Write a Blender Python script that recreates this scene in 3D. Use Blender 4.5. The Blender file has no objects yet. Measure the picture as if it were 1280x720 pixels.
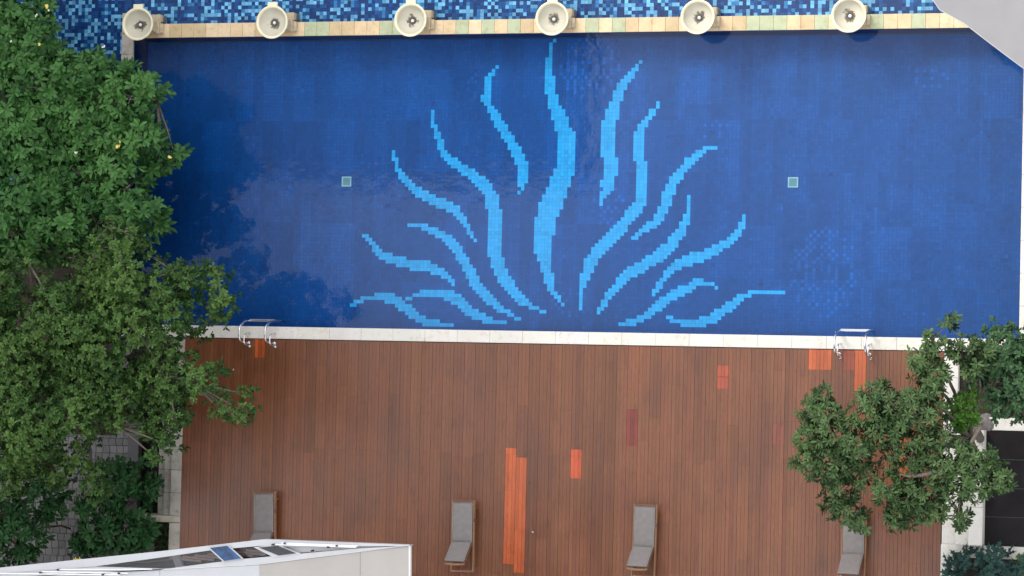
import bpy, math, random
import numpy as np
from mathutils import Vector, Matrix

random.seed(7)
C = bpy.context.scene.collection
R = math.radians
sc = bpy.context.scene

# ------------------------------------------------------------------ camera
CAMPOS = Vector((24.4517, -2.0137, 84.9311))
CAMROT = Matrix(((0.9571136966459031, -0.012361280160027624, 0.28944873543620747),
                 (0.02401234622905982, 0.9990364742288805, -0.03673595498830854),
                 (-0.2887157406886401, 0.042110828929535236, 0.9564883162723303)))
FPX = 3800.0
cd = bpy.data.cameras.new('camera')
cam = bpy.data.objects.new('camera', cd)
C.objects.link(cam)
cam.matrix_world = Matrix.Translation(CAMPOS) @ CAMROT.to_4x4()
cd.sensor_fit = 'HORIZONTAL'
cd.sensor_width = 36.0
cd.lens = FPX / 1280 * 36.0
cd.clip_start = 0.5
cd.clip_end = 3000
sc.camera = cam

# ------------------------------------------------------------------ light
SUN_EL, SUN_AZ = 44.0, 318.0          # azimuth clockwise from +Y
w = bpy.data.worlds.new('World')
sc.world = w
w.use_nodes = True
wn = w.node_tree
wn.nodes.clear()
sky = wn.nodes.new('ShaderNodeTexSky')
sky.sky_type = 'NISHITA'
sky.sun_disc = False
sky.sun_elevation = R(SUN_EL)
sky.sun_rotation = R(SUN_AZ)
sky.air_density = 1.0
sky.dust_density = 1.5
sky.ozone_density = 1.0
hs = wn.nodes.new('ShaderNodeHueSaturation')
hs.inputs['Saturation'].default_value = 0.12
bg = wn.nodes.new('ShaderNodeBackground')
bg.inputs['Strength'].default_value = 0.15
wo = wn.nodes.new('ShaderNodeOutputWorld')
wn.links.new(sky.outputs[0], hs.inputs['Color'])
# cloud cover: an overcast sky is brightest overhead and a little uneven
tcw = wn.nodes.new('ShaderNodeTexCoord')
sxyz = wn.nodes.new('ShaderNodeSeparateXYZ')
wn.links.new(tcw.outputs['Generated'], sxyz.inputs[0])
mr = wn.nodes.new('ShaderNodeMapRange')
mr.inputs['From Min'].default_value = 0.0; mr.inputs['From Max'].default_value = 1.0
mr.inputs['To Min'].default_value = 0.55; mr.inputs['To Max'].default_value = 2.3
wn.links.new(sxyz.outputs[2], mr.inputs[0])
cn = wn.nodes.new('ShaderNodeTexNoise')
cn.inputs['Scale'].default_value = 7.0; cn.inputs['Detail'].default_value = 5; cn.inputs['Roughness'].default_value = .5
wn.links.new(tcw.outputs['Generated'], cn.inputs['Vector'])
mr2 = wn.nodes.new('ShaderNodeMapRange')
mr2.inputs['From Min'].default_value = 0.35; mr2.inputs['From Max'].default_value = 0.65
mr2.inputs['To Min'].default_value = 0.65; mr2.inputs['To Max'].default_value = 1.35
wn.links.new(cn.outputs[0], mr2.inputs[0])
mm = wn.nodes.new('ShaderNodeMath'); mm.operation = 'MULTIPLY'
wn.links.new(mr.outputs[0], mm.inputs[0]); wn.links.new(mr2.outputs[0], mm.inputs[1])
vs_ = wn.nodes.new('ShaderNodeVectorMath'); vs_.operation = 'SCALE'
wn.links.new(hs.outputs[0], vs_.inputs[0]); wn.links.new(mm.outputs[0], vs_.inputs['Scale'])
wn.links.new(vs_.outputs[0], bg.inputs[0])
wn.links.new(bg.outputs[0], wo.inputs[0])
sl = bpy.data.lights.new('sun', 'SUN')
sl.energy = 1.15
sl.angle = R(22)
sl.color = (1.0, 0.94, 0.86)
so = bpy.data.objects.new('sun', sl)
C.objects.link(so)
az, el = R(SUN_AZ), R(SUN_EL)
sdir = Vector((math.sin(az) * math.cos(el), math.cos(az) * math.cos(el), math.sin(el)))
so.rotation_euler = sdir.to_track_quat('Z', 'Y').to_euler()
so.location = (0, 0, 60)
sc.view_settings.view_transform = 'Standard'
sc.view_settings.look = 'None'
sc.view_settings.exposure = 0.82
sc.view_settings.gamma = 1.0
sc.view_settings.use_curve_mapping = False

# ------------------------------------------------------------------ helpers
def at(px, py, z=0.0):
    """point of the world at height z that stands on a line of sight"""
    d = CAMROT @ Vector(((px - 640) / FPX, -(py - 360) / FPX, -1.0))
    t = (z - CAMPOS.z) / d.z
    return CAMPOS + d * t

def tag(o, label=None, cat=None, group=None, kind=None):
    if label: o['label'] = label
    if cat: o['category'] = cat
    if group: o['group'] = group
    if kind: o['kind'] = kind
    return o

def empty(name, loc, label=None, cat=None, group=None, rz=0.0):
    o = bpy.data.objects.new(name, None)
    C.objects.link(o)
    o.location = loc
    o.rotation_euler = (0, 0, rz)
    o.empty_display_size = 0.3
    return tag(o, label, cat, group)

def copy_tree(o, parent=None):
    kids = list(o.children)
    c = o.copy()
    C.objects.link(c)
    if parent:
        c.parent = parent
    for ch in kids:
        copy_tree(ch, c)
    return c

class MB:
    def __init__(s):
        s.v, s.f, s.c = [], [], []
    def add(s, vs, fs, col=None):
        b = len(s.v)
        s.v += [tuple(v) for v in vs]
        for f in fs:
            s.f.append(tuple(b + i for i in f))
            s.c.append(col)
        return s
    def box(s, x0, x1, y0, y1, z0, z1, col=None, bev=0.0):
        if bev > 0:
            b = bev
            lay = [(x0, y0, x1, y1, z0), (x0, y0, x1, y1, z1 - b), (x0 + b, y0 + b, x1 - b, y1 - b, z1)]
            vs = []
            for (a, c_, d, e, z) in lay:
                vs += [(a, c_, z), (d, c_, z), (d, e, z), (a, e, z)]
            fs = [(3, 2, 1, 0), (8, 9, 10, 11)]
            for k in (0, 4):
                for i in range(4):
                    j = (i + 1) % 4
                    fs.append((k + i, k + j, k + 4 + j, k + 4 + i))
            return s.add(vs, fs, col)
        vs = [(x0, y0, z0), (x1, y0, z0), (x1, y1, z0), (x0, y1, z0), (x0, y0, z1), (x1, y0, z1), (x1, y1, z1), (x0, y1, z1)]
        return s.add(vs, [(3, 2, 1, 0), (4, 5, 6, 7), (0, 1, 5, 4), (1, 2, 6, 5), (2, 3, 7, 6), (3, 0, 4, 7)], col)
    def quad(s, x0, x1, y0, y1, z, col=None):
        return s.add([(x0, y0, z), (x1, y0, z), (x1, y1, z), (x0, y1, z)], [(0, 1, 2, 3)], col)
    def prism(s, pts, z0, z1, col=None):
        n = len(pts)
        vs = [(p[0], p[1], z0) for p in pts] + [(p[0], p[1], z1) for p in pts]
        fs = [tuple(reversed(range(n))), tuple(range(n, 2 * n))]
        fs += [(i, (i + 1) % n, n + (i + 1) % n, n + i) for i in range(n)]
        return s.add(vs, fs, col)
    def obox(s, a, b, wx, wz, up=(0, 0, 1), col=None):
        """bar from a to b, width wx across, thickness wz"""
        a, b = Vector(a), Vector(b)
        d = (b - a).normalized()
        u = d.cross(Vector(up))
        if u.length < 1e-4: u = Vector((1, 0, 0))
        u.normalize()
        n = u.cross(d).normalized()
        vs = []
        for p in (a, b):
            for (i, j) in ((-1, -1), (1, -1), (1, 1), (-1, 1)):
                vs.append(p + u * (wx / 2 * i) + n * (wz / 2 * j))
        return s.add(vs, [(0, 1, 2, 3), (7, 6, 5, 4), (0, 4, 5, 1), (1, 5, 6, 2), (2, 6, 7, 3), (3, 7, 4, 0)], col)
    def tube(s, pts, rad, seg=8, cap=True, col=None):
        pts = [Vector(p) for p in pts]
        n = len(pts)
        rads = rad if isinstance(rad, (list, tuple)) else [rad] * n
        vs, prev = [], None
        for i, p in enumerate(pts):
            d = (pts[min(i + 1, n - 1)] - pts[max(i - 1, 0)]).normalized()
            if prev is None:
                u = d.cross(Vector((0, 0, 1)))
                if u.length < 1e-3: u = d.cross(Vector((0, 1, 0)))
            else:
                u = prev - d * prev.dot(d)
            u.normalize(); prev = u
            v = d.cross(u)
            for k in range(seg):
                a = 2 * math.pi * k / seg
                vs.append(p + (u * math.cos(a) + v * math.sin(a)) * rads[i])
        fs = []
        for i in range(n - 1):
            for k in range(seg):
                k2 = (k + 1) % seg
                fs.append((i * seg + k, i * seg + k2, (i + 1) * seg + k2, (i + 1) * seg + k))
        if cap:
            fs.append(tuple(reversed(range(seg))))
            fs.append(tuple(range((n - 1) * seg, n * seg)))
        return s.add(vs, fs, col)
    def lathe(s, prof, seg=48, c=(0, 0, 0), col=None):
        vs, fs = [], []
        n = len(prof)
        for (r, z) in prof:
            for k in range(seg):
                a = 2 * math.pi * k / seg
                vs.append((c[0] + r * math.cos(a), c[1] + r * math.sin(a), c[2] + z))
        for i in range(n - 1):
            for k in range(seg):
                k2 = (k + 1) % seg
                fs.append((i * seg + k, i * seg + k2, (i + 1) * seg + k2, (i + 1) * seg + k))
        return s.add(vs, fs, col)
    def build(s, name, mat, parent=None, smooth=False):
        me = bpy.data.meshes.new(name)
        me.from_pydata(s.v, [], s.f)
        if any(c is not None for c in s.c):
            a = me.color_attributes.new('tint', 'FLOAT_COLOR', 'CORNER')
            buf = []
            for f, c in zip(s.f, s.c):
                c = c or (1, 1, 1)
                buf += [c[0], c[1], c[2], 1.0] * len(f)
            a.data.foreach_set('color', buf)
        me.materials.append(mat)
        if smooth:
            me.polygons.foreach_set('use_smooth', [True] * len(me.polygons))
        me.update()
        o = bpy.data.objects.new(name, me)
        C.objects.link(o)
        if parent: o.parent = parent
        return o

# ------------------------------------------------------------------ materials
def new_mat(name):
    m = bpy.data.materials.new(name)
    m.use_nodes = True
    nt = m.node_tree
    b = nt.nodes['Principled BSDF']
    return m, nt, b

def N(nt, t, **kw):
    n = nt.nodes.new(t)
    for k, v in kw.items(): setattr(n, k, v)
    return n

def noise(nt, scale, detail=4, rough=0.55, vec=None, stretch=None, coord='Object'):
    tc = N(nt, 'ShaderNodeTexCoord')
    mp = N(nt, 'ShaderNodeMapping')
    if stretch: mp.inputs['Scale'].default_value = stretch
    nt.links.new(tc.outputs[coord], mp.inputs[0])
    n = N(nt, 'ShaderNodeTexNoise')
    n.inputs['Scale'].default_value = scale
    n.inputs['Detail'].default_value = detail
    n.inputs['Roughness'].default_value = rough
    nt.links.new(mp.outputs[0], n.inputs['Vector'])
    return n

def ramp(nt, src, stops):
    r = N(nt, 'ShaderNodeValToRGB')
    el = r.color_ramp.elements
    while len(el) > 1: el.remove(el[-1])
    el[0].position = stops[0][0]; el[0].color = (*stops[0][1], 1)
    for p, c in stops[1:]:
        e = el.new(p); e.color = (*c, 1)
    nt.links.new(src, r.inputs[0])
    return r

def mul(nt, a, b, fac=1.0):
    m = N(nt, 'ShaderNodeMix', data_type='RGBA', blend_type='MULTIPLY')
    m.inputs[0].default_value = fac
    for sock, v in ((m.inputs[6], a), (m.inputs[7], b)):
        if isinstance(v, tuple): sock.default_value = (*v, 1)
        else: nt.links.new(v, sock)
    return m.outputs[2]

def bump(nt, b, h, strength, dist=0.01):
    bp = N(nt, 'ShaderNodeBump')
    bp.inputs['Strength'].default_value = strength
    bp.inputs['Distance'].default_value = dist
    nt.links.new(h, bp.inputs['Height'])
    nt.links.new(bp.outputs[0], b.inputs['Normal'])

def stone(name, col, var=0.15, rough=0.75, scale=2.0, fine=40, use_tint=False, stain=None):
    m, nt, b = new_mat(name)
    n = noise(nt, scale, 6, 0.6)
    lo = tuple(c * (1 - var) for c in col); hi = tuple(min(1, c * (1 + var * 0.6)) for c in col)
    r = ramp(nt, n.outputs[0], [(0.3, lo), (0.7, hi)])
    out = r.outputs[0]
    n2 = noise(nt, fine, 3, 0.7)
    r2 = ramp(nt, n2.outputs[0], [(0.35, (0.86,) * 3), (0.65, (1.0,) * 3)])
    out = mul(nt, out, r2.outputs[0])
    if stain:
        n3 = noise(nt, 5.5, 5, 0.65)
        r3 = ramp(nt, n3.outputs[0], [(0.52, (1, 1, 1)), (0.72, stain)])
        out = mul(nt, out, r3.outputs[0])
    if use_tint:
        a = N(nt, 'ShaderNodeVertexColor', layer_name='tint')
        out = mul(nt, out, a.outputs[0])
    nt.links.new(out, b.inputs['Base Color'])
    b.inputs['Roughness'].default_value = rough
    bump(nt, b, n2.outputs[0], 0.3, 0.005)
    return m

def plain(name, col, rough=0.5, metal=0.0, var=0.08, scale=6.0, bumps=0.1, spec=None):
    m, nt, b = new_mat(name)
    n = noise(nt, scale, 5, 0.6)
    r = ramp(nt, n.outputs[0], [(0.3, tuple(c * (1 - var) for c in col)), (0.7, tuple(min(1, c * (1 + var)) for c in col))])
    nt.links.new(r.outputs[0], b.inputs['Base Color'])
    b.inputs['Roughness'].default_value = rough
    b.inputs['Metallic'].default_value = metal
    if spec is not None: b.inputs['Specular IOR Level'].default_value = spec
    n2 = noise(nt, scale * 12, 2, 0.6)
    bump(nt, b, n2.outputs[0], bumps, 0.003)
    return m

def tinted(name, rough=0.4, var=0.12, scale=30, spec=0.5, bumps=0.1):
    m, nt, b = new_mat(name)
    a = N(nt, 'ShaderNodeVertexColor', layer_name='tint')
    n = noise(nt, scale, 3, 0.6)
    r = ramp(nt, n.outputs[0], [(0.3, (1 - var,) * 3), (0.7, (1 + var,) * 3)])
    nt.links.new(mul(nt, a.outputs[0], r.outputs[0]), b.inputs['Base Color'])
    b.inputs['Roughness'].default_value = rough
    b.inputs['Specular IOR Level'].default_value = spec
    bump(nt, b, n.outputs[0], bumps, 0.003)
    return m

M = {}
M['white_stone'] = stone('white_stone', (0.78, 0.75, 0.69), 0.08, 0.7, 1.2, 30, True, (0.84, 0.80, 0.74))
M['old_stone'] = stone('old_stone', (0.46, 0.43, 0.38), 0.22, 0.8, 2.2, 35, True, (0.62, 0.58, 0.50))
M['beige_tile'] = stone('beige_tile', (0.80, 0.78, 0.74), 0.12, 0.5, 3.0, 30, True, (0.82, 0.76, 0.62))
M['bowl'] = stone('bowl_stone', (0.86, 0.80, 0.56), 0.08, 0.6, 4.0, 50, False, (0.88, 0.85, 0.75))
M['pedestal'] = stone('pedestal_stone', (0.55, 0.45, 0.31), 0.25, 0.8, 5.0, 40)
M['paving'] = stone('grey_paving', (0.27, 0.26, 0.27), 0.18, 0.85, 0.8, 20)
M['terrace'] = stone('terrace_render', (0.20, 0.19, 0.185), 0.15, 0.85, 1.0, 20)
M['grout'] = plain('pool_grout', (0.012, 0.05, 0.17), 0.6)
M['mosaic'] = tinted('pool_mosaic', 0.45, 0.04, 22, 0.3, 0.05)
M['steel'] = plain('polished_steel', (0.82, 0.82, 0.84), 0.22, 1.0, 0.03)
M['steel_step'] = plain('brushed_steel', (0.50, 0.53, 0.58), 0.4, 1.0, 0.03)
M['teak'] = plain('teak_wood', (0.27, 0.145, 0.08), 0.5, 0.0, 0.22, 9.0)
M['teak_dark'] = plain('teak_wood_dark', (0.17, 0.075, 0.04), 0.5, 0.0, 0.25, 9.0)
M['steel_dark'] = plain('dark_bracket', (0.05, 0.05, 0.055), 0.5)
M['cushion'] = plain('grey_cushion_fabric', (0.205, 0.185, 0.18), 0.9, 0.0, 0.10, 7.0, 0.5)
M['piping'] = plain('cushion_piping', (0.34, 0.31, 0.28), 0.9)
M['roof_white'] = plain('white_painted_metal', (0.50, 0.50, 0.515), 0.45, 0, 0.05, 0.8)
M['roof_beige'] = plain('beige_wall_panel', (0.40, 0.37, 0.34), 0.6, 0, 0.05, 1.2)
M['grey_concrete'] = plain('grey_concrete', (0.255, 0.25, 0.255), 0.85, 0, 0.04, 1.5, 0.2)
M['slot_dark'] = plain('dark_louvre', (0.018, 0.015, 0.015), 0.5, 0, 0.3, 3)
M['slot_brown'] = plain('deck_stripe_brown', (0.26, 0.15, 0.125), 0.5, 0, 0.3, 3)
M['vent_dark'] = plain('dark_grille', (0.035, 0.035, 0.04), 0.5)
M['pane_blue'] = plain('pool_reflection_pane', (0.006, 0.05, 0.15), 0.12, 0, 0.8, 4.0, 0.02)  # blue base colour paints the pool mirrored in the pane
M['dark_void'] = plain('dark_pane', (0.010, 0.008, 0.009), 0.6, 0, 0.35, 2.0, 0.1, 0.2)
M['bark'] = stone('bark', (0.17, 0.14, 0.11), 0.4, 0.9, 12.0, 60)
M['bark_red'] = stone('bark_reddish', (0.09, 0.045, 0.035), 0.4, 0.9, 12.0, 60)
M['soil'] = stone('soil', (0.05, 0.038, 0.028), 0.4, 0.95, 6.0, 50)
M['flower'] = plain('yellow_petals', (0.85, 0.66, 0.16), 0.5)
M['flower_white'] = plain('white_petals', (0.85, 0.84, 0.70), 0.5)
M['rock'] = stone('rock', (0.22, 0.20, 0.19), 0.4, 0.9, 8.0, 50)
M['drain'] = plain('drain_grate', (0.20, 0.42, 0.42), 0.5)
M['drain_frame'] = plain('drain_frame', (0.50, 0.68, 0.74), 0.5)
M['black_rubber'] = plain('black_rubber', (0.02, 0.02, 0.02), 0.6)
M['deck_under'] = plain('deck_underside', (0.045, 0.018, 0.011), 0.8)
M['tower'] = stone('tower_render', (0.72, 0.72, 0.74), 0.1, 0.8, 0.05, 1.0)
M['tower_glass'] = plain('tower_glass', (0.04, 0.05, 0.06), 0.15)

def deck_material():
    m, nt, b = new_mat('deck_wood')
    a = N(nt, 'ShaderNodeVertexColor', layer_name='tint')
    n = noise(nt, 14, 6, 0.7, stretch=(4.0, 0.35, 1))
    r = ramp(nt, n.outputs[0], [(0.25, (0.72,) * 3), (0.5, (1.0,) * 3), (0.8, (1.25,) * 3)])
    c = mul(nt, a.outputs[0], r.outputs[0])
    n2 = noise(nt, 0.55, 5, 0.6, stretch=(1, 0.6, 1))
    r2 = ramp(nt, n2.outputs[0], [(0.3, (0.74, 0.71, 0.68)), (0.5, (0.97, 0.96, 0.95)), (0.7, (1.14, 1.15, 1.17))])
    c = mul(nt, c, r2.outputs[0])
    n3 = noise(nt, 2.6, 8, 0.7, stretch=(1.6, 0.5, 1))
    r3 = ramp(nt, n3.outputs[0], [(0.32, (0.78, 0.76, 0.74)), (0.46, (1.0,) * 3), (0.72, (1.10, 1.10, 1.12))])
    c = mul(nt, c, r3.outputs[0])
    nt.links.new(c, b.inputs['Base Color'])
    rr = ramp(nt, n2.outputs[0], [(0.3, (0.26,) * 3), (0.7, (0.46,) * 3)])
    nt.links.new(rr.outputs[0], b.inputs['Roughness'])
    bump(nt, b, n.outputs[0], 0.25, 0.004)
    return m
M['deck'] = deck_material()

def leaf_material(name, col, tip, rough=0.48, trans=0.20, spec=0.24):
    m, nt, b = new_mat(name)
    a = N(nt, 'ShaderNodeVertexColor', layer_name='tint')
    sep = N(nt, 'ShaderNodeSeparateColor')
    nt.links.new(a.outputs[0], sep.inputs[0])
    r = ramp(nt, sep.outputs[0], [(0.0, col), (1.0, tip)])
    n = noise(nt, 9, 2)
    r2 = ramp(nt, n.outputs[0], [(0.3, (0.8,) * 3), (0.7, (1.15,) * 3)])
    c = mul(nt, r.outputs[0], r2.outputs[0])
    nt.links.new(c, b.inputs['Base Color'])
    b.inputs['Roughness'].default_value = rough
    b.inputs['Specular IOR Level'].default_value = spec
    tr = N(nt, 'ShaderNodeBsdfTranslucent')
    nt.links.new(c, tr.inputs[0])
    mx = N(nt, 'ShaderNodeMixShader')
    mx.inputs[0].default_value = trans
    out = nt.nodes['Material Output']
    nt.links.new(b.outputs[0], mx.inputs[1]); nt.links.new(tr.outputs[0], mx.inputs[2])
    nt.links.new(mx.outputs[0], out.inputs[0])
    return m
M['leaf_plumeria'] = leaf_material('plumeria_leaves', (0.018, 0.080, 0.022), (0.090, 0.225, 0.055))
M['leaf_small'] = leaf_material('small_glossy_leaves', (0.018, 0.066, 0.014), (0.125, 0.230, 0.055))
M['leaf_dark'] = leaf_material('dark_leaves', (0.010, 0.048, 0.014), (0.038, 0.125, 0.036))
M['leaf_right'] = leaf_material('right_tree_leaves', (0.016, 0.048, 0.014), (0.120, 0.200, 0.070))
M['leaf_lime'] = leaf_material('lime_leaves', (0.06, 0.17, 0.02), (0.12, 0.28, 0.04))
M['leaf_blue'] = leaf_material('bluish_lobed_leaves', (0.012, 0.04, 0.035), (0.035, 0.085, 0.07))
M['leaf_hedge'] = leaf_material('hedge_leaves', (0.022, 0.04, 0.016), (0.06, 0.09, 0.03))

def water_material(name, tint, scale, strength, dist):
    m = bpy.data.materials.new(name)
    m.use_nodes = True
    nt = m.node_tree
    nt.nodes.clear()
    out = N(nt, 'ShaderNodeOutputMaterial')
    tr = N(nt, 'ShaderNodeBsdfTransparent'); tr.inputs[0].default_value = (*tint, 1)
    gl = N(nt, 'ShaderNodeBsdfGlossy'); gl.inputs['Roughness'].default_value = 0.02
    fr = N(nt, 'ShaderNodeFresnel'); fr.inputs['IOR'].default_value = 1.325
    n = noise(nt, scale, 3, 0.55)
    bp = N(nt, 'ShaderNodeBump')
    bp.inputs['Strength'].default_value = strength; bp.inputs['Distance'].default_value = dist
    nt.links.new(n.outputs[0], bp.inputs['Height'])
    nt.links.new(bp.outputs[0], gl.inputs['Normal']); nt.links.new(bp.outputs[0], fr.inputs['Normal'])
    mx = N(nt, 'ShaderNodeMixShader')
    nt.links.new(fr.outputs[0], mx.inputs[0])
    nt.links.new(tr.outputs[0], mx.inputs[1]); nt.links.new(gl.outputs[0], mx.inputs[2])
    nt.links.new(mx.outputs[0], out.inputs[0])
    return m
M['water'] = water_material('pool_water', (0.80, 0.93, 0.98), 2.6, 0.20, 0.02)
M['water_cascade'] = water_material('basin_water', (0.90, 0.97, 1.0), 9.0, 0.45, 0.02)

# ------------------------------------------------------------------ layout numbers (metres)
PX0, PX1, PY1 = -13.5, 13.5, 8.74            # pool rectangle, its lower side is Y=0
COP = 0.375                                   # coping width
DX0, DX1, DY0 = -11.56, 11.50, -9.5           # wooden deck
T = 0.11                                      # mosaic tile
ZF = -1.15                                    # pool floor
ZW = -0.10                                    # water level

# ------------------------------------------------------------------ ground
g = MB(); g.quad(-900, 900, -900, 900, -1.9)
tag(g.build('ground', M['paving']), kind='structure')

# paved walk to the left, cobbles with joints
def cobbles():
    m = MB()
    rnd = random.Random(3)
    y = -12.0
    while y < 3.0:
        x = -22.0 + rnd.uniform(0, .2)
        while x < -13.95:
            w_, h_ = 0.23, 0.23
            k = rnd.uniform(0.75, 1.15)
            m.box(x, x + w_ - .008, y, y + h_ - .008, -1.58, -1.50 + rnd.uniform(-.004, .004), (k, k * .99, k * .98), 0.012)
            x += w_
        y += 0.23
    m.box(-22.2, -13.9, -12, 3.1, -1.62, -1.56, (.45, .45, .45))
    o = m.build('path', stone('cobble_stone', (0.24, 0.235, 0.24), 0.2, 0.85, 3, 30, True))
    tag(o, kind='structure')
cobbles()

# ------------------------------------------------------------------ pool
rng = np.random.default_rng(11)

MOTIF = [
 ('p', [(493,190,4.5),(494,203,5),(500,216,7),(505,223,8),(513,233,11),(524,241,12),(535,247,13),(549,254,14),(560,257,14),(569,263,12),(576,270,10),(581,277,8),(587,289,5),(592.5,299.5,4.6)]),
 ('h', [(539,139,4.6),(539,152,4.6),(543,159,7),(549.5,176,10),(552,186,11),(560,197,16),(569,204,19),(585.5,215,22),(598,224,24),(605,234,20),(615,246,18),(618,267,18),(617.5,312,18),(622,331,18),(630,348,20),(638,362,18),(652,377,18),(666,384,16),(680,390,10),(683,392,5)]),
 ('h', [(620,81.5,4.6),(620,86,4.6),(616,89,5),(613,94,9),(608,107,9),(607,125,9),(612,132,11),(617.5,143,13),(627,159.5,15),(641,182,15),(651,201,14),(653.6,212,13.5),(653.6,228,13.5),(652.5,231,9),(652,240,5),(648,241,4.6),(648,245,4.6)]),
 ('h', [(692.4,48.5,4.7),(692.4,52,4.7),(687.8,53,4.7),(687.8,72,4.7),(685,72.5,9),(685,95,9),(687,96,13),(687,115,13),(691,118,13),(691,128,13),(693,131,14),(698,142,18),(701.5,151,19),(704,161,20),(708,166,22),(708,207,22),(705,212,27),(702,222,26),(700,228,27),(697,236,28),(694,244,28),(690,252,28),(688,260,29),(685.5,269,27),(681,277,27),(680.5,292,27),(678,297,22),(678,314,22),(680,323,17.5),(682,335,13),(686,345,14),(688,359,10),(691,365,9),(696,370,9),(698.6,376,4.6),(703,379,4.6),(703,383,4.6)]),
 ('h', [(801,75,4.6),(801,79,4.6),(797,82,5),(794.5,84.5,8),(786,95.5,12),(778,107,13),(773,118,13),(767,134,15),(762.5,151,18),(760,173,18),(760.5,195,18),(764,202,18),(764,220,18),(759,225,14),(759,238,14),(754,245,10),(751,252,7),(748.6,259,4.6)]),
 ('h', [(823,127,4.6),(823,131,4.6),(817,137,7),(810.5,147,10),(804,157,10),(800,165,12),(799,173,13),(799,200,13),(803,206,13),(803,245,13.5),(797,257,17),(786,273,20),(775,284,22),(764,298,23),(751,311.5,22),(741,323,18),(736,337,14),(730.5,348,13),(728,359,8),(725.5,363,4.6),(725.5,388,4.6)]),
 ('p', [(893,186,4.6),(882,187,5),(872,193,8),(861,202.5,10),(849,217,12),(839,232,13),(833,250,13),(828,264,13),(820,277,11),(811,283,9),(800,292,7),(791.7,298,5)]),
 ('p', [(862,248,4.6),(862,258,4.6),(860,270,8),(854,284,10),(848.6,294,12),(839,306,14),(828,317,15),(811,328,14),(791.7,339,14),(778,349,12),(769,359,9),(760,370,8),(754,382,5.5),(748,391,4.6)]),
 ('p', [(932,267,4.6),(931,274,6),(925,287,8),(914,300.5,9),(900,309,11),(880.5,318.6,13),(858,325.5,14),(842,334,13),(830.5,348,9),(822,359,7),(818,368,4.6)]),
 ('p', [(897,359.7,4.6),(890,355,4.6),(880.5,353.5,4.6),(871,352,8),(863,359,9),(855.5,361.7,10),(839,370,12),(825,381,12),(811,392,9),(797,400.5,8),(783,404,8),(775,405.5,4.6)]),
 ('p', [(978,365.5,4.6),(941.7,365.8,4.6),(928,371,9),(914,381,11),(903,389.5,12),(891.7,398,12),(880.5,402,11),(864,404.2,9),(844,402.5,5.5),(835,397,4.6)]),
 ('p', [(456,293.6,4.6),(463,303,5.5),(474,316,9),(485.5,322.5,11),(502,328,12.5),(521.7,331.5,13),(538,334,13),(549,339,10),(558,346,8),(568,354.7,5.5)]),
 ('p', [(509,284.5,4.6),(515,280,5),(524,282,6),(535.5,286.7,9),(552,293.6,11),(566,306,13),(577,321,13),(585.5,336.7,13.5),(594,353,13),(605,367,12),(619,381,10),(630,389,7),(641,394.6,5),(648,398.6,4.6)]),
 ('p', [(511,373.3,4.6),(519,369,5),(533,366,9),(555,367,12),(569,373,13),(580,382.5,13),(591,392,12),(605,398.5,10),(615,401.5,7),(632,403,4.8)]),
 ('p', [(441,381,4.6),(449.5,375.5,5.5),(463,372,5),(471.7,371.2,9),(488,373,12.5),(502,381,12),(513,389.5,11.5),(524.5,399,10.5),(535.5,403.5,8),(564.7,405.8,4.8)]),
]

def motif_mask(X, Y):
    """which mosaic tiles (centres X, Y on the floor) belong to the sea-fan figure"""
    hit = np.zeros(X.shape, bool)
    s = 0.0248                      # metres per drawing unit on the floor
    for kind, pts in MOTIF:
        W = [(at(p[0], p[1], ZF), p[2] * s) for p in pts]
        for (a, wa), (b, wb) in zip(W[:-1], W[1:]):
            if kind == 'h':
                y0, y1 = a.y, b.y
                if abs(y0 - y1) < 1e-6: continue
                t = (Y - y0) / (y1 - y0)
                ok = (t >= 0) & (t <= 1)
                cx = a.x + (b.x - a.x) * t; ww = wa + (wb - wa) * t
                hit |= ok & (np.abs(X - cx) <= ww / 2)
            else:
                dx, dy = b.x - a.x, b.y - a.y
                L2 = dx * dx + dy * dy
                t = np.clip(((X - a.x) * dx + (Y - a.y) * dy) / L2, 0, 1)
                d = np.hypot(X - a.x - t * dx, Y - a.y - t * dy)
                hit |= d <= (wa + (wb - wa) * t) / 2 * 0.98
    return hit

def block_noise(X, Y, bx, by, seed, ox=0., oy=0.):
    r = np.random.default_rng(seed)
    i = np.floor((X - PX0 + ox) / bx).astype(int) % 97
    j = np.floor((Y + oy + 3) / by).astype(int) % 89
    return r.random((97, 89))[i, j]

def tile_sheet(name, xs, ys, z, cols, gap, mat, keep=None):
    """many small tiles in one sheet, colour per tile"""
    X, Y = np.meshgrid(xs, ys, indexing='ij')
    X, Y = X.ravel(), Y.ravel()
    if keep is not None:
        k = keep(X, Y); X, Y = X[k], Y[k]
    col = cols(X, Y)
    n = len(X)
    h = (T - np.where(col[:, 1] > .35, gap * .45, gap)) / 2
    co = np.zeros((n, 4, 3))
    for q, (a, b) in enumerate(((-1, -1), (1, -1), (1, 1), (-1, 1))):
        co[:, q, 0] = X + a * h; co[:, q, 1] = Y + b * h; co[:, q, 2] = z
    me = bpy.data.meshes.new(name)
    me.vertices.add(n * 4); me.vertices.foreach_set('co', co.ravel())
    me.loops.add(n * 4); me.loops.foreach_set('vertex_index', np.arange(n * 4, dtype=np.int32))
    me.polygons.add(n); me.polygons.foreach_set('loop_start', np.arange(0, n * 4, 4, dtype=np.int32))
    me.polygons.foreach_set('loop_total', np.full(n, 4, dtype=np.int32))
    a = me.color_attributes.new('tint', 'FLOAT_COLOR', 'CORNER')
    c4 = np.ones((n, 4, 4)); c4[:, :, :3] = col[:, None, :]
    a.data.foreach_set('color', c4.ravel())
    me.materials.append(mat)
    me.update(calc_edges=True)
    o = bpy.data.objects.new(name, me); C.objects.link(o)
    return o

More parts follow.
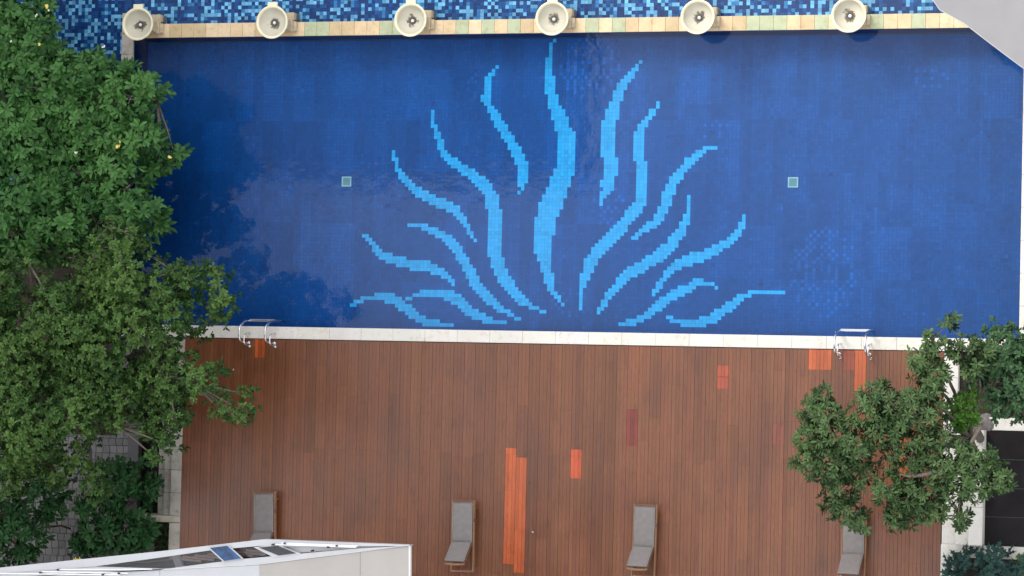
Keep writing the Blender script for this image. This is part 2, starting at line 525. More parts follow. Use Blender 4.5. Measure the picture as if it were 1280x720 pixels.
def pool_colors(X, Y):
    n = len(X)
    base = np.array([0.0003, 0.098, 0.375])
    v = np.ones(n)
    v *= 0.91 + 0.18 * block_noise(X, Y, T * 9, T * 14, 1)
    v *= 0.91 + 0.18 * block_noise(X, Y, T * 3, T * 22, 2, .13, .4)
    v *= 0.95 + 0.10 * block_noise(X, Y, T * 5, T * 5, 3)
    v *= rng.normal(1.0, 0.05, n)
    # replaced tiles scattered in a few places
    def spots(cx, cy, rx, ry, p, gain):
        m = (((X - cx) / rx) ** 2 + ((Y - cy) / ry) ** 2 < 1) & (rng.random(n) < p)
        ii = np.round(X / T).astype(int) + np.round(Y / T).astype(int)
        m &= (ii % 2 == 0)
        v[m] *= gain
    for (px, py, rx, ry, p, gn) in ((737, 85, .9, .9, .75, 1.38), (1030, 340, 1.0, 1.3, .6, 1.3), (760, 260, .5, .7, .5, 1.35),
                                    (712, 380, .7, .5, .5, 1.25), (890, 160, .5, .4, .4, 1.3), (1160, 100, .7, .3, .4, 1.3), (600, 110, .4, .5, .4, 1.3)):
        c = at(px, py, ZF); spots(c.x, c.y, rx, ry, p, gn)
    # a few whole sheets that were re-laid in another batch
    for (x0, y0, x1, y1, k) in ((850, 75, 905, 130, 1.13), (985, 90, 1022, 120, .90), (1105, 230, 1180, 300, 1.08), (560, 180, 610, 240, .94), (930, 60, 960, 410, .95),
                                (1035, 290, 1070, 330, 1.10), (620, 250, 650, 330, .93), (840, 350, 860, 410, 1.08), (560, 60, 600, 170, .93), (290, 200, 330, 330, 1.06)):
        a, b = at(x0, y1, ZF), at(x1, y0, ZF)
        v[(X > a.x) & (X < b.x) & (Y > a.y) & (Y < b.y)] *= k
    odd = rng.random(n) < 0.004
    v[odd] *= rng.uniform(.7, 1.35, odd.sum())
    col = base[None, :] * v[:, None]
    col[:, 0] *= rng.normal(1, .12, n)
    m = motif_mask(X, Y)
    light = np.array([0.03, 0.52, 1.0])
    col[m] = light * rng.normal(1.0, .06, m.sum())[:, None]
    # darker seams of the tile sheets
    seam = m & ((np.round(Y / T).astype(int) % 9 == 0) | (np.round(X / T).astype(int) % 9 == 0))
    col[seam] *= 0.93
    return col

xs = np.arange(PX0 + T / 2, PX1, T); ys = np.arange(T / 2, PY1, T)
o = tile_sheet('pool_floor', xs, ys, ZF, pool_colors, 0.007, M['mosaic']); tag(o, kind='structure')
g = MB()
g.quad(PX0 - .05, PX1 + .05, -.05, PY1 + .05, ZF - .004)
for (x0, y0, x1, y1) in ((PX0, 0, PX1, 0), (PX1, 0, PX1, PY1), (PX1, PY1, PX0, PY1), (PX0, PY1, PX0, 0)):
    g.add([(x0, y0, ZF - .01), (x0, y0, -.10), (x1, y1, -.10), (x1, y1, ZF - .01)], [(0, 1, 2, 3)])
tag(g.build('pool_shell', M['grout']), kind='structure')
g = MB(); g.quad(PX0, PX1, 0, PY1, ZW); tag(g.build('pool_water', M['water']), kind='structure')

# upper basin with a lively mosaic
BX0, BX1, BY0, BY1 = -19.5, 15.5, PY1 + .43, 13.2
def basin_keep(X, Y): return (Y > BY0) | ((X < PX0 - COP) & (Y > 4.0))
def basin_colors(X, Y):
    n = len(X); r = rng.random(n)
    col = np.tile(np.array([0.006, 0.050, 0.20]), (n, 1))
    col[r > .38] = (0.010, 0.10, 0.33)
    col[r > .62] = (0.05, 0.27, 0.58)
    lt = r > .71
    col[lt] = np.array([0.24, 0.60, 0.86]) * rng.uniform(.75, 1.25, lt.sum())[:, None]
    return col * rng.normal(1, .1, n)[:, None]
xs = np.arange(BX0 + T / 2, BX1, T); ys = np.arange(4.0 + T / 2, BY1, T)
o = tile_sheet('basin_floor', xs, ys, -.42, basin_colors, 0.006, M['mosaic'], basin_keep); tag(o, kind='structure')
g = MB(); g.box(BX0, BX1, BY0 - .2, BY1, -.55, -.424); g.box(BX0, PX0 - COP, 4.0, BY0 - .2, -.55, -.424)
tag(g.build('basin_bed', M['grout']), kind='structure')
g = MB(); g.quad(BX0, BX1, BY0, BY1, -.13); g.quad(BX0, PX0 - COP, 4.0, BY0, -.13)
tag(g.build('basin_water', M['water_cascade']), kind='structure')

# ------------------------------------------------------------------ copings
def coping_run(m, x0, x1, y0, y1, step, along, rnd, z=0.0, h=0.14, var=.07, tints=None):
    L = (x1 - x0) if along == 'x' else (y1 - y0)
    n = max(1, round(L / step)); d = L / n
    for i in range(n):
        k = 1 + rnd.uniform(-var, var)
        c = (k, k * rnd.uniform(.98, 1.0), k * rnd.uniform(.95, 1.0))
        if tints: c = tints(rnd)
        zz = z + rnd.uniform(-.002, .002)
        if along == 'x': m.box(x0 + i * d + .0025, x0 + (i + 1) * d - .0025, y0, y1, z - h, zz, c, .008)
        else: m.box(x0, x1, y0 + i * d + .004, y0 + (i + 1) * d - .004, z - h, zz, c, .008)

rnd = random.Random(5)
m = MB()
coping_run(m, PX0 - COP, PX1 + COP + 1.2, -COP + .015, 0.0, 1.0, 'x', rnd, var=.025)
tag(m.build('stone_coping', M['white_stone']), 'white stone coping strip between the pool and the wooden deck', 'pool edge')
m = MB()
coping_run(m, PX1, PX1 + .45, 0.01, PY1 + .43, .9, 'y', rnd, var=.05)
coping_run(m, PX1 + .46, PX1 + 1.6, 0.01, PY1 + .43, .9, 'y', rnd, var=.05)
tag(m.build('stone_coping', M['white_stone']), 'pale stone coping down the right hand end of the pool', 'pool edge')
m = MB()
coping_run(m, PX0 - COP, PX0, 0.01, PY1 + .75, .62, 'y', rnd, var=.10)
tag(m.build('stone_coping', M['old_stone']), 'weathered grey stone coping at the left end of the pool, partly under the leaves', 'pool edge')

def beige(rnd):
    r = rnd.random()
    if r < .18: return (0.60, 0.66, 0.44)
    if r < .45: return (0.92, 0.70, 0.44)
    if r < .75: return (0.98, 0.78, 0.52)
    return (0.78, 0.60, 0.36)
m = MB()
coping_run(m, PX0, PX1 + 1.6, PY1 - .02, PY1 + .40, .40, 'x', rnd, h=.07, tints=beige)
o = m.build('tiled_ledge', M['beige_tile'])
tag(o, 'narrow ledge of peach and pale green tiles between the two pools', 'ledge')
m = MB(); m.box(PX0, PX1 + 1.6, PY1 + .012, PY1 + .40, ZF, -.071); m.box(PX0 - COP, PX0 - .001, -.3, PY1 + .7, ZF - .5, -.143)
m.box(PX1 + .001, PX1 + 1.55, -.3, PY1 + .4, ZF - .5, -.143)
m.box(PX0 - COP, PX1 + 1.5, -COP, -.001, ZF - .5, -.143)
tag(m.build('pool_surround', M['grout']), kind='structure')

# ------------------------------------------------------------------ wooden deck
def build_deck():
    rnd = random.Random(21)
    SL = T * 1.0
    top = -COP - .006
    # new boards: (x0,y0,x1,y1 in the plan) -> colour
    ORANGE, RUST, DARKRED = (0.50, 0.105, 0.028), (0.36, 0.080, 0.035), (0.215, 0.042, 0.024)
    marks = [(632, 560, 645.5, 705, ORANGE), (645.5, 572, 659, 716, ORANGE), (714, 562, 728, 598, (0.52, .09, .03)),
             (895, 457, 915, 471, (0.36, .07, .03)), (898, 471, 912, 486, (0.30, .06, .03)), (1012, 436, 1041, 462, ORANGE),
             (1056, 438, 1070, 463, RUST), (1070, 438, 1084, 489, ORANGE), (319, 424, 333, 447, (0.42, .085, .02)),
             (783, 512, 803, 557, (0.19, .034, .022)), (1128, 505, 1146, 612, (0.33, .085, .03)), (968, 530, 983, 556, (0.22, .06, .035))]
    pr = []
    G = 3 * SL
    for (x0, y0, x1, y1, c) in marks:
        a, b = at(x0, y1, 0), at(x1, y0, 0)
        n = max(1, round((b.x - a.x) / G))
        i0 = round((a.x - DX0) / G)
        pr.append((i0 * 3, (i0 + n) * 3, a.y, min(b.y, top), c))
    ncol = int((DX1 - DX0) / SL)
    m = MB()
    gj = []
    k = 0
    zone = 1.0
    for i in range(ncol):
        if i % 3 == 0:
            gj = [DY0]
            y = DY0 + rnd.uniform(.6, 3.2)
            while y < top - .4:
                gj.append(y); y += rnd.choice((2.4, 3.0, 3.6, 1.8))
            if rnd.random() < .75:
                jy = at(640, 568, 0).y
                gj = [v for v in gj if abs(v - jy) > .9] + [jy + rnd.choice((0, 0, 0, -.12, .1))]
            gj = sorted(gj)
            gj.append(top)
            gtint = [rnd.gauss(1, .06) for _ in gj]
            if rnd.random() < .12: gtint = [t * .88 for t in gtint]
        cuts = sorted(set(gj + [v for p in pr if p[0] <= i < p[1] for v in (p[2], p[3]) if DY0 < v < top]))
        x0 = DX0 + i * SL + (.0038 if i % 3 == 0 else .002)
        x1 = DX0 + (i + 1) * SL - (.0038 if i % 3 == 2 else .002)
        st = rnd.gauss(1, .06)
        for a, b in zip(cuts[:-1], cuts[1:]):
            mid = (a + b) / 2
            gi = max(j for j in range(len(gj) - 1) if gj[j] <= mid)
            t = gtint[gi] * st
            c = (0.168 * t, 0.059 * t * rnd.uniform(.95, 1.05), 0.0255 * t * rnd.uniform(.9, 1.1))
            for p in pr:
                if p[0] <= i < p[1] and p[2] <= mid <= p[3]:
                    q = rnd.gauss(.93, .10); c = tuple(v * q for v in p[4])
            if b - a < .01: continue
            m.box(x0, x1, a + .002, b - .002, -.035, rnd.uniform(-.0015, .0), c)
    o = m.build('wooden_deck', M['deck'])
    tag(o, kind='structure')
    g = MB(); g.box(DX0, DX0 + ncol * SL, DY0, top, -1.9, -.037)
    tag(g.build('deck_base', M['deck_under']), kind='structure')
build_deck()

# ------------------------------------------------------------------ fountain bowls
def bowl_material():
    m, nt, b = new_mat('bowl_inside')
    tc = N(nt, 'ShaderNodeTexCoord')
    ln = N(nt, 'ShaderNodeVectorMath', operation='LENGTH')
    sp = N(nt, 'ShaderNodeSeparateXYZ'); cb = N(nt, 'ShaderNodeCombineXYZ')
    nt.links.new(tc.outputs['Object'], sp.inputs[0])
    nt.links.new(sp.outputs[0], cb.inputs[0]); nt.links.new(sp.outputs[1], cb.inputs[1])
    nt.links.new(cb.outputs[0], ln.inputs[0])
    oi = N(nt, 'ShaderNodeObjectInfo')
    av = N(nt, 'ShaderNodeVectorMath', operation='ADD')
    nt.links.new(tc.outputs['Object'], av.inputs[0])
    sc_ = N(nt, 'ShaderNodeVectorMath', operation='SCALE')
    sc_.inputs['Scale'].default_value = 1.7
    nt.links.new(oi.outputs['Location'], sc_.inputs[0])
    nt.links.new(sc_.outputs[0], av.inputs[1])
    n = N(nt, 'ShaderNodeTexNoise'); n.inputs['Scale'].default_value = 7; n.inputs['Detail'].default_value = 5; n.inputs['Roughness'].default_value = .7
    nt.links.new(av.outputs[0], n.inputs['Vector'])
    # dirt settles in a ragged ring at the bottom of the bowl
    r1 = ramp(nt, ln.outputs['Value'], [(0.0, (0.9,) * 3), (0.07, (.9,) * 3), (0.13, (.50,) * 3), (0.22, (.32,) * 3), (0.34, (0,) * 3)])
    mt = N(nt, 'ShaderNodeMath', operation='ADD')
    nt.links.new(r1.outputs[0], mt.inputs[0]); nt.links.new(n.outputs[0], mt.inputs[1])
    r2 = ramp(nt, mt.outputs[0], [(0.0, (0.60, 0.57, 0.47)), (0.90, (0.56, 0.53, 0.43)), (1.0, (0.12, 0.10, 0.07))])
    n2 = noise(nt, 3, 4)
    r3 = ramp(nt, n2.outputs[0], [(0.35, (.9, .88, .84)), (.7, (1.04,) * 3)])
    nt.links.new(mul(nt, r2.outputs[0], r3.outputs[0]), b.inputs['Base Color'])
    b.inputs['Roughness'].default_value = .5
    return m
M['bowl_in'] = bowl_material()

def make_bowl():
    t = empty('fountain_bowl', (0, 0, 0))
    H = 1.0
    rim = MB(); rim.lathe([(.10, .52), (.22, .56), (.36, .68), (.46, .86), (.495, .985), (.50, 1.0), (.485, 1.012), (.45, 1.008), (.43, .985), (.42, .965)], 56)
    rim.build('rim', M['bowl'], t, True)
    ins = MB()
    ins.lathe([(.425, .975), (.41, .93), (.37, .87), (.30, .82), (.20, .79), (.10, .775), (.001, .77)], 56)
    ins.build('basin', M['bowl_in'], t, True)
    sp = MB()
    sp.box(-.15, .15, .44, .60, .93, 1.014, None, .012)
    sp.build('spout', M['bowl'], t)
    nz = MB(); nz.lathe([(.05, .765), (.05, .80), (.036, .825), (.018, .835), (.001, .838)], 16)
    nz.build('nozzle', plain('nozzle', (.8, .8, .78), .4), t, True)
    ring = MB(); ring.lathe([(.085, .774), (.085, .79), (.062, .79), (.062, .774)], 20)
    ring.build('nozzle_ring', M['steel_dark'], t)
    p = MB()
    p.box(-.34, .34, -.19, .19, 0.0, .22, None, .015)
    p.box(-.27, .27, -.15, .15, .22, .42, None, .012)
    p.lathe([(.18, .42), (.14, .47), (.14, .53), (.2, .565)], 24)
    p.build('pedestal', M['pedestal'], t)
    b2 = MB()
    b2.box(-.30, .34, .19, .40, -.40, .09, None, .012)
    b2.box(.34, .44, -.17, .12, 0.0, .14, None, .01)
    b2.build('plinth', M['pedestal'], t)
    return t
bl = make_bowl()
GB = 'fountain bowls along the tiled ledge'
bowls = [(172, 30, 'leftmost fountain bowl, standing on the grey corner coping beside the big leaved tree'),
         (340, 25, 'second fountain bowl from the leaf covered corner, with scattered dirt round its nozzle'),
         (513, 22, 'third fountain bowl from the left, above the curling left flames of the mosaic'),
         (690, 20.5, 'fountain bowl right above the tip of the tallest light blue flame'),
         (872, 19, 'clean looking fountain bowl, second from the grey concrete corner'),
         (1061, 17, 'rightmost fountain bowl, nearest to the grey concrete corner')]
for i, (px, py, lab) in enumerate(bowls):
    o = bl if i == 0 else copy_tree(bl)
    c = at(px, py, 1.0)
    o.location = (c.x, PY1 + .19 if abs(c.y - PY1 - .19) > .4 else c.y * .6 + (PY1 + .19) * .4, .003)
    if i == 0: o.location = (c.x, c.y, .003)
    tag(o, lab, 'fountain', GB)

# ------------------------------------------------------------------ pool drains
def make_drain():
    t = empty('pool_drain', (0, 0, 0))
    f = MB()
    for (x0, x1, y0, y1) in ((-.15, .15, .115, .15), (-.15, .15, -.15, -.115), (-.15, -.115, -.114, .114), (.115, .15, -.114, .114)):
        f.box(x0, x1, y0, y1, 0, .03)
    f.build('frame', M['drain_frame'], t)
    g = MB()
    for i in range(7):
        x = -.105 + i * .035
        g.box(x - .011, x + .011, -.114, .114, .0, .02)
    g.box(-.114, .114, -.114, .114, -.001, .006)
    g.build('grate', M['drain'], t)
    return t
dr = make_drain()
for i, (px, py, lab) in enumerate(((433.5, 227, 'square pale drain grate on the pool floor left of the blue flames'), (991.5, 228, 'square pale drain grate on the pool floor right of the blue flames'))):
    o = dr if i == 0 else copy_tree(dr)
    c = at(px, py, ZF); o.location = (c.x, c.y, ZF + .004)
    tag(o, lab, 'drain', 'drain grates on the pool floor')

# ------------------------------------------------------------------ pool ladders
def arc(c, r, a0, a1, n, x):
    return [(x, c[0] + r * math.cos(R(a0 + (a1 - a0) * i / n)), c[1] + r * math.sin(R(a0 + (a1 - a0) * i / n))) for i in range(n + 1)]
def make_ladder(sp):
    t = empty('pool_ladder', (0, 0, 0))
    for sx in (-1, 1):
        x = sx * sp / 2
        pts = [(x, -.50, 0.0), (x, -.50, .45)] + arc((-.22, .50), .28, 180, 35, 10, x) + [(x, .13, .42), (x, .16, .1), (x, .17, -.3), (x, .17, -.85)]
        mb = MB(); mb.tube(pts, .032, 10)
        mb.build('handrail', M['steel'], t, True)
        br = MB()
        br.tube([(x + .03, -.60, 0.0), (x + .03, -.58, .25)] + [(x + .03, a[1], a[2]) for a in arc((-.40, .28), .17, 170, 30, 8, x)] + [(x + .03, -.22, .2), (x + .03, -.2, 0)], .026, 8)
        br.build('brace', M['steel'], t, True)
        fl = MB(); fl.lathe([(.001, .012), (.045, .010), (.05, .001)], 16, (x, -.50, 0)); fl.lathe([(.001, .012), (.036, .010), (.04, .001)], 16, (x + .03, -.60, 0))
        fl.build('flange', M['steel'], t, True)
    for z in (-.02, -.32, -.62):
        s = MB(); s.box(-sp / 2 + .02, sp / 2 - .02, .145, .215, z - .015, z + .015, None, .006)
        for k in range(3): s.box(-sp / 2 + .05, sp / 2 - .05, .15 + k * .018, .157 + k * .018, z + .015, z + .019)
        s.build('step', M['steel_step'], t)
    return t
a, b = at(310, 424, 0), at(342, 425, 0)
l1 = make_ladder(b.x - a.x)
l1.location = ((a.x + b.x) / 2 + .02, 0, 0.002)
tag(l1, 'stainless steel pool ladder near the left tree, beside a single orange board', 'pool ladder', 'steel pool ladders')
l2 = copy_tree(l1)
a, b = at(1050, 440, 0), at(1088, 440, 0)
l2.location = ((a.x + b.x) / 2 - .02, 0, 0.002)
l2.scale = ((b.x - a.x) / (at(342, 425, 0).x - at(310, 424, 0).x), 1, 1)
tag(l2, 'stainless steel pool ladder by the orange boards above the right tree', 'pool ladder', 'steel pool ladders')

# ------------------------------------------------------------------ sun loungers
def cushion(mb, pts_bottom_axis, wid, th, seg=8):
    """pillow-edged slab; pts_bottom_axis = (origin, direction, normal, length)"""
    o, d, n, L = [Vector(v) if not isinstance(v, float) else v for v in pts_bottom_axis]
    u = Vector((1, 0, 0))
    nx, ny = 9, 13
    def prof(t):
        e = min(t, 1 - t)
        return min(1.0, (e / .045)) ** .45 if e < .045 else 1.0
    top, bot = [], []
    for j in range(ny + 1):
        tj = (math.cos(math.pi * (1 - j / ny)) + 1) / 2
        for i in range(nx + 1):
            ti = (math.cos(math.pi * (1 - i / nx)) + 1) / 2
            h = prof(ti) * prof(tj)
            puff = .010 * math.sin(math.pi * ti) * math.sin(math.pi * tj)
            base = o + d * (L * tj) + u * (wid * (ti - .5))
            top.append(base + n * (th * (.45 + .55 * h) + puff)); bot.append(base + n * (th * (.45 - .45 * h)))
    W = nx + 1
    fs = []
    nt_ = len(top)
    for j in range(ny):
        for i in range(nx):
            a_ = j * W + i
            fs.append((a_, a_ + 1, a_ + 1 + W, a_ + W))
            fs.append((nt_ + a_ + W, nt_ + a_ + 1 + W, nt_ + a_ + 1, nt_ + a_))
    def side(idx):
        for p, q in zip(idx[:-1], idx[1:]): fs.append((p, nt_ + p, nt_ + q, q))
    side([i for i in range(W)]); side([nx + j * W for j in range(ny + 1)])
    side([ny * W + i for i in reversed(range(W))]); side([j * W for j in reversed(range(ny + 1))])
    mb.add(top + bot, fs)

def make_lounger():
    t = empty('sun_lounger', (0, 0, 0))
    W, z0 = .66, .30
    for sx in (-1, 1):
        r = MB(); x = sx * W / 2
        r.box(x - .017, x + .017, -.84, 1.25, z0 - .10, z0 + .03, None, .006)
        r.build('side_rail', M['teak'], t)
        for y in (-.62, 1.02):
            l = MB(); l.box(x - .024, x + .024, y - .035, y + .035, .001, z0 - .101)
            l.build('leg', M['teak_dark'], t)
    e = MB(); e.box(-W / 2 + .023, W / 2 - .023, 1.20, 1.25, z0 - .03, z0 + .03, None, .006); e.build('crossbar', M['teak_dark'], t)
    e = MB(); e.box(-W / 2 + .023, W / 2 - .023, -.84, -.79, z0 - .03, z0 + .02, None, .006); e.build('crossbar', M['teak'], t)
    s = MB()
    for k in range(11):
        y = .03 + k * .105
        s.box(-W / 2 + .023, W / 2 - .023, y, y + .07, z0 - .012, z0 + .008)
    s.build('seat_slats', M['teak'], t)
    # raised back
    ang = R(52)
    d = Vector((0, -math.cos(ang), math.sin(ang))); n = Vector((0, math.sin(ang), math.cos(ang)))
    o = Vector((0, -.01, z0 + .03)); L = .90
    bf = MB()
    for sx in (-1, 1):
        bf.obox(o + Vector((sx * .28, 0, 0)), o + Vector((sx * .28, 0, 0)) + d * L, .04, .03, n)
    # arched head rail
    prev = None
    for k in range(9):
        u_ = -1 + 2 * k / 8
        p = o + d * (L + .035 * (1 - u_ * u_)) + Vector((u_ * .30, 0, 0))
        if prev is not None: bf.obox(prev, p, .055, .03, n)
        prev = p
    for k in range(8):
        c0 = o + d * (.08 + k * .1)
        bf.obox(c0 + Vector((-.26, 0, 0)), c0 + Vector((.26, 0, 0)), .06, .014, n)
    bf.build('back_frame', M['teak'], t)
    for sx in (-1, 1):
        st = MB()
        a_ = o + d * .55 + Vector((sx * .24, 0, 0)) - n * .02
        st.obox(a_, Vector((sx * .24, -.62, z0)), .03, .02, (1, 0, 0))
        st.build('back_prop', M['teak_dark'], t)
    c1 = MB(); cushion(c1, (Vector((0, .02, z0 + .01)), Vector((0, 1, 0)), Vector((0, 0, 1)), 1.17), .605, .085)
    c1.build('seat_cushion', M['cushion'], t, True)
    c2 = MB(); cushion(c2, (o + n * .018 + d * .01, d, n, .87), .60, .085)
    c2.build('back_cushion', M['cushion'], t, True)
    for (oo, dd, nn_, LL) in ((Vector((0, .02, z0 + .01)), Vector((0, 1, 0)), Vector((0, 0, 1)), 1.17), (o + n * .018 + d * .01, d, n, .87)):
        hw = .60 / 2 - .012
        q = [oo + dd * .014 + nn_ * .078 + Vector((-hw, 0, 0)), oo + dd * .014 + nn_ * .078 + Vector((hw, 0, 0)), oo + dd * (LL - .014) + nn_ * .078 + Vector((hw, 0, 0)), oo + dd * (LL - .014) + nn_ * .078 + Vector((-hw, 0, 0))]
        pm = MB(); pm.tube(q + [q[0]], .008, 5); pm.build('piping', M['piping'], t, True)
    br = MB(); br.obox((W / 2 + .03, .62, z0 + .02), (W / 2 + .03, .72, z0 + .05), .02, .04); br.build('hinge_bracket', M['steel_dark'], t)
    return t
lg = make_lounger()
GL = 'sun loungers lined up on the wooden deck'
spots = [(329, 667, 1.5, 'grey cushioned lounger next to the white roof, its raised back hidden behind it'),
         (577, 679, 0.4, 'grey cushioned wooden lounger just left of the long pair of orange boards'),
         (804, 685, -1.0, 'grey cushioned wooden lounger right of the long orange boards, clear of trees and roof'),
         (1066, 694, -.6, 'grey cushioned lounger partly under the drooping right tree')]
for i, (px, py, rz, lab) in enumerate(spots):
    o = lg if i == 0 else copy_tree(lg)
    c = at(px, py, .40)
    o.location = (c.x, c.y, .001); o.rotation_euler = (0, 0, R(rz))
    tag(o, lab, 'sun lounger', GL)

# ------------------------------------------------------------------ stone wells beside the deck
def well(name, lab, X0, X1, bands, Y0, Y1, side, mat, fr=.38, panelz=-.9):
    """X0..X1 x Y0..Y1 dark opening framed in stone; stepped mouldings face the deck"""
    t = empty(name, ((X0 + X1) / 2, (Y0 + Y1) / 2, -1.9), lab, 'stone surround')
    O = t.location
    def bx(mb, x0, x1, y0, y1, z0, z1, col=None):
        mb.box(min(x0, x1) - O.x, max(x0, x1) - O.x, y0 - O.y, y1 - O.y, z0 - O.z, z1 - O.z, col, .01)
    edge = X0 if side > 0 else X1
    x = edge
    for (wd, z) in bands:
        mb = MB(); n_ = 3; L = (Y1 - Y0) / n_
        for k in range(n_):
            q = random.uniform(.93, 1.05)
            bx(mb, x, x - side * wd, Y0 + k * L + .003, Y0 + (k + 1) * L - .003, -1.9, z, (q, q, q))
        mb.build('moulding', mat, t)
        x -= side * (wd + .012)
    far = X1 if side > 0 else X0
    mb = MB()
    bx(mb, min(x, far), max(x, far) if side > 0 else X1, Y0 - fr, Y0 - .003, -1.9, .02, (1, 1, 1)) if False else None
    xa, xb = (x, X1) if side > 0 else (X0, x)
    mb = MB()
    bx(mb, xa, xb, Y0 - fr, Y0 - .003, -1.9, .03, (1, 1, 1)); mb.build('frame', mat, t)
    mb = MB()
    bx(mb, xa, xb, Y1 + .003, Y1 + fr, -1.9, .03, (1.03, 1.03, 1.03)); mb.build('frame', mat, t)
    mb = MB(); bx(mb, X0, X1, Y0, Y1, panelz - .05, panelz)
    mb.build('dark_panel', M['dark_void'], t)
    mb = MB()
    for k in range(1, 4):
        yy = Y0 + (Y1 - Y0) * k / 4
        bx(mb, X0, X1, yy - .008, yy + .008, panelz, panelz + .01)
    mb.build('mullion', M['steel_dark'], t)
    return t
# right side
yA, yB = at(1240, 682, 0).y, at(1240, 538, 0).y
xA = at(1232, 610, 0).x
xd = DX0 + int((DX1 - DX0) / T) * T + .006
bw = (xA - xd - .045) / 3
wr = well('stone_well', 'white stone surround with a dark panel on the right, under the right tree', xA, xA + 5.0, [(bw, .50), (bw, .28), (bw, .02)], yA, yB, 1, M['white_stone'], .36, .05)
# white coping column continuing down/up the right edge of the deck
m = MB()
coping_run(m, xd, xd + .40, DY0, yA - .004, .8, 'y', rnd, z=.015, h=.25, var=.04)
coping_run(m, xd, xd + .40, yB + .004, -COP - .01, .8, 'y', rnd, z=.015, h=.25, var=.04)
tag(m.build('deck_kerb', M['white_stone']), 'white stone kerb along the right edge of the wooden deck', 'kerb')
m = MB(); m.box(xd + .40, xd + 6.5, yB + .37, -COP - .01, -1.9, -.25)
tag(m.build('planting_bed', M['soil']), 'dark soil bed beside the right pool corner', 'planting bed')
m = MB(); m.box(xd + .42, xd + 6.5, DY0, yA - .37, -1.9, -.25)
tag(m.build('planting_bed', M['soil']), 'dark soil bed under the bluish lobed plants at the lower right', 'planting bed')
# left side
yA2, yB2 = at(170, 643, 0).y, at(170, 500, 0).y
xL = at(193.5, 610, 0).x
xdl = at(226.5, 610, 0).x
bw = (xdl - xL - .006) / 3
wl = well('stone_well', 'grey stone surround with a dark panel on the left, half buried in leaves', xL - 1.6, xL, [(-bw, .10), (-bw, .05), (-bw, .0)], yA2, yB2, 1, M['old_stone'], .16) if False else None
t = empty('stone_well', (xL - .8, (yA2 + yB2) / 2, -1.5), 'grey stone surround with a dark panel on the left, half buried in leaves', 'stone surround')
O = t.location.copy()
x = xL
for (wd, z) in ((bw * .85, -.25), (bw * .95, -.12), (bw * 1.2, .01)):
    mb = MB(); n_ = 5; L = (yB2 - yA2) / n_
    for k in range(n_):
        q = random.uniform(.9, 1.06)
        mb.box(x - O.x, x + wd - .001 - O.x, yA2 + k * L + .004 - O.y, yA2 + (k + 1) * L - .004 - O.y, -.4, z - O.z, (q, q, q), .012)
    mb.build('moulding', M['old_stone'], t); x += wd + .001
mb = MB(); mb.box(xL - 1.1 - O.x, xL - .003 - O.x, yA2 - O.y, yB2 - O.y, -.15, .02); mb.build('dark_panel', M['dark_void'], t)
mb = MB(); mb.box(xL - 1.45 - O.x, xL - 1.103 - O.x, yA2 - O.y, yB2 - O.y, -.15, .30); mb.build('side_panel', plain('grey_panel', (.10, .10, .105), .6), t)
mb = MB(); mb.box(xL - 1.6 - O.x, x - .004 - O.x, yA2 - .20 - O.y, yA2 - .003 - O.y, -.4, 1.51, (1.15, 1.13, 1.05), .012); mb.build('frame', M['old_stone'], t)
m = MB()
coping_run(m, xdl - .36, xdl - .004, DY0, yA2 - .21, .8, 'y', rnd, z=.01, h=.3, var=.07)
coping_run(m, xdl - .30, xdl - .004, yB2 + .01, -COP - .01, .8, 'y', rnd, z=.01, h=.3, var=.07)
tag(m.build('deck_kerb', M['old_stone']), 'weathered stone kerb along the left edge of the wooden deck', 'kerb')

# ------------------------------------------------------------------ foliage
LEAF6 = (np.array([(0, 0, 0), (.35, -.30, .05), (.35, .30, .05), (.35, 0, 0), (.72, -.5, .05), (.72, .5, .05), (.72, 0, -.01), (1, 0, -.03)]),
         [(0, 3, 1), (0, 2, 3), (1, 3, 6), (1, 6, 4), (3, 2, 5), (3, 5, 6), (4, 6, 7), (6, 5, 7)])
LEAF2 = (np.array([(0, 0, 0), (.55, -.5, .10), (1, 0, 0), (.55, .5, .10)]), [(0, 2, 1), (0, 3, 2)])
LEAF4 = (np.array([(0, 0, 0), (.35, -.36, .05), (.35, .36, .05), (.78, -.48, .06), (.78, .48, .06), (.5, 0, -.01), (1, 0, -.02)]),
         [(0, 5, 1), (0, 2, 5), (1, 5, 3), (2, 4, 5), (3, 5, 6), (5, 4, 6)])
LOBED = (np.array([(0, 0, 0), (.12, -.42, .04), (.12, .42, .04), (.22, -.14, .01), (.22, .14, .01), (.4, -.52, .05), (.4, .52, .05), (.48, -.17, .01), (.48, .17, .01),
                   (.68, -.42, .03), (.68, .42, .03), (.74, -.12, 0), (.74, .12, 0), (1, 0, -.08)]),
         [(0, 3, 1), (0, 2, 4), (0, 4, 3), (3, 7, 5), (3, 4, 8), (3, 8, 7), (4, 6, 8), (7, 11, 9), (7, 8, 12), (7, 12, 11), (8, 10, 12), (11, 12, 13)])

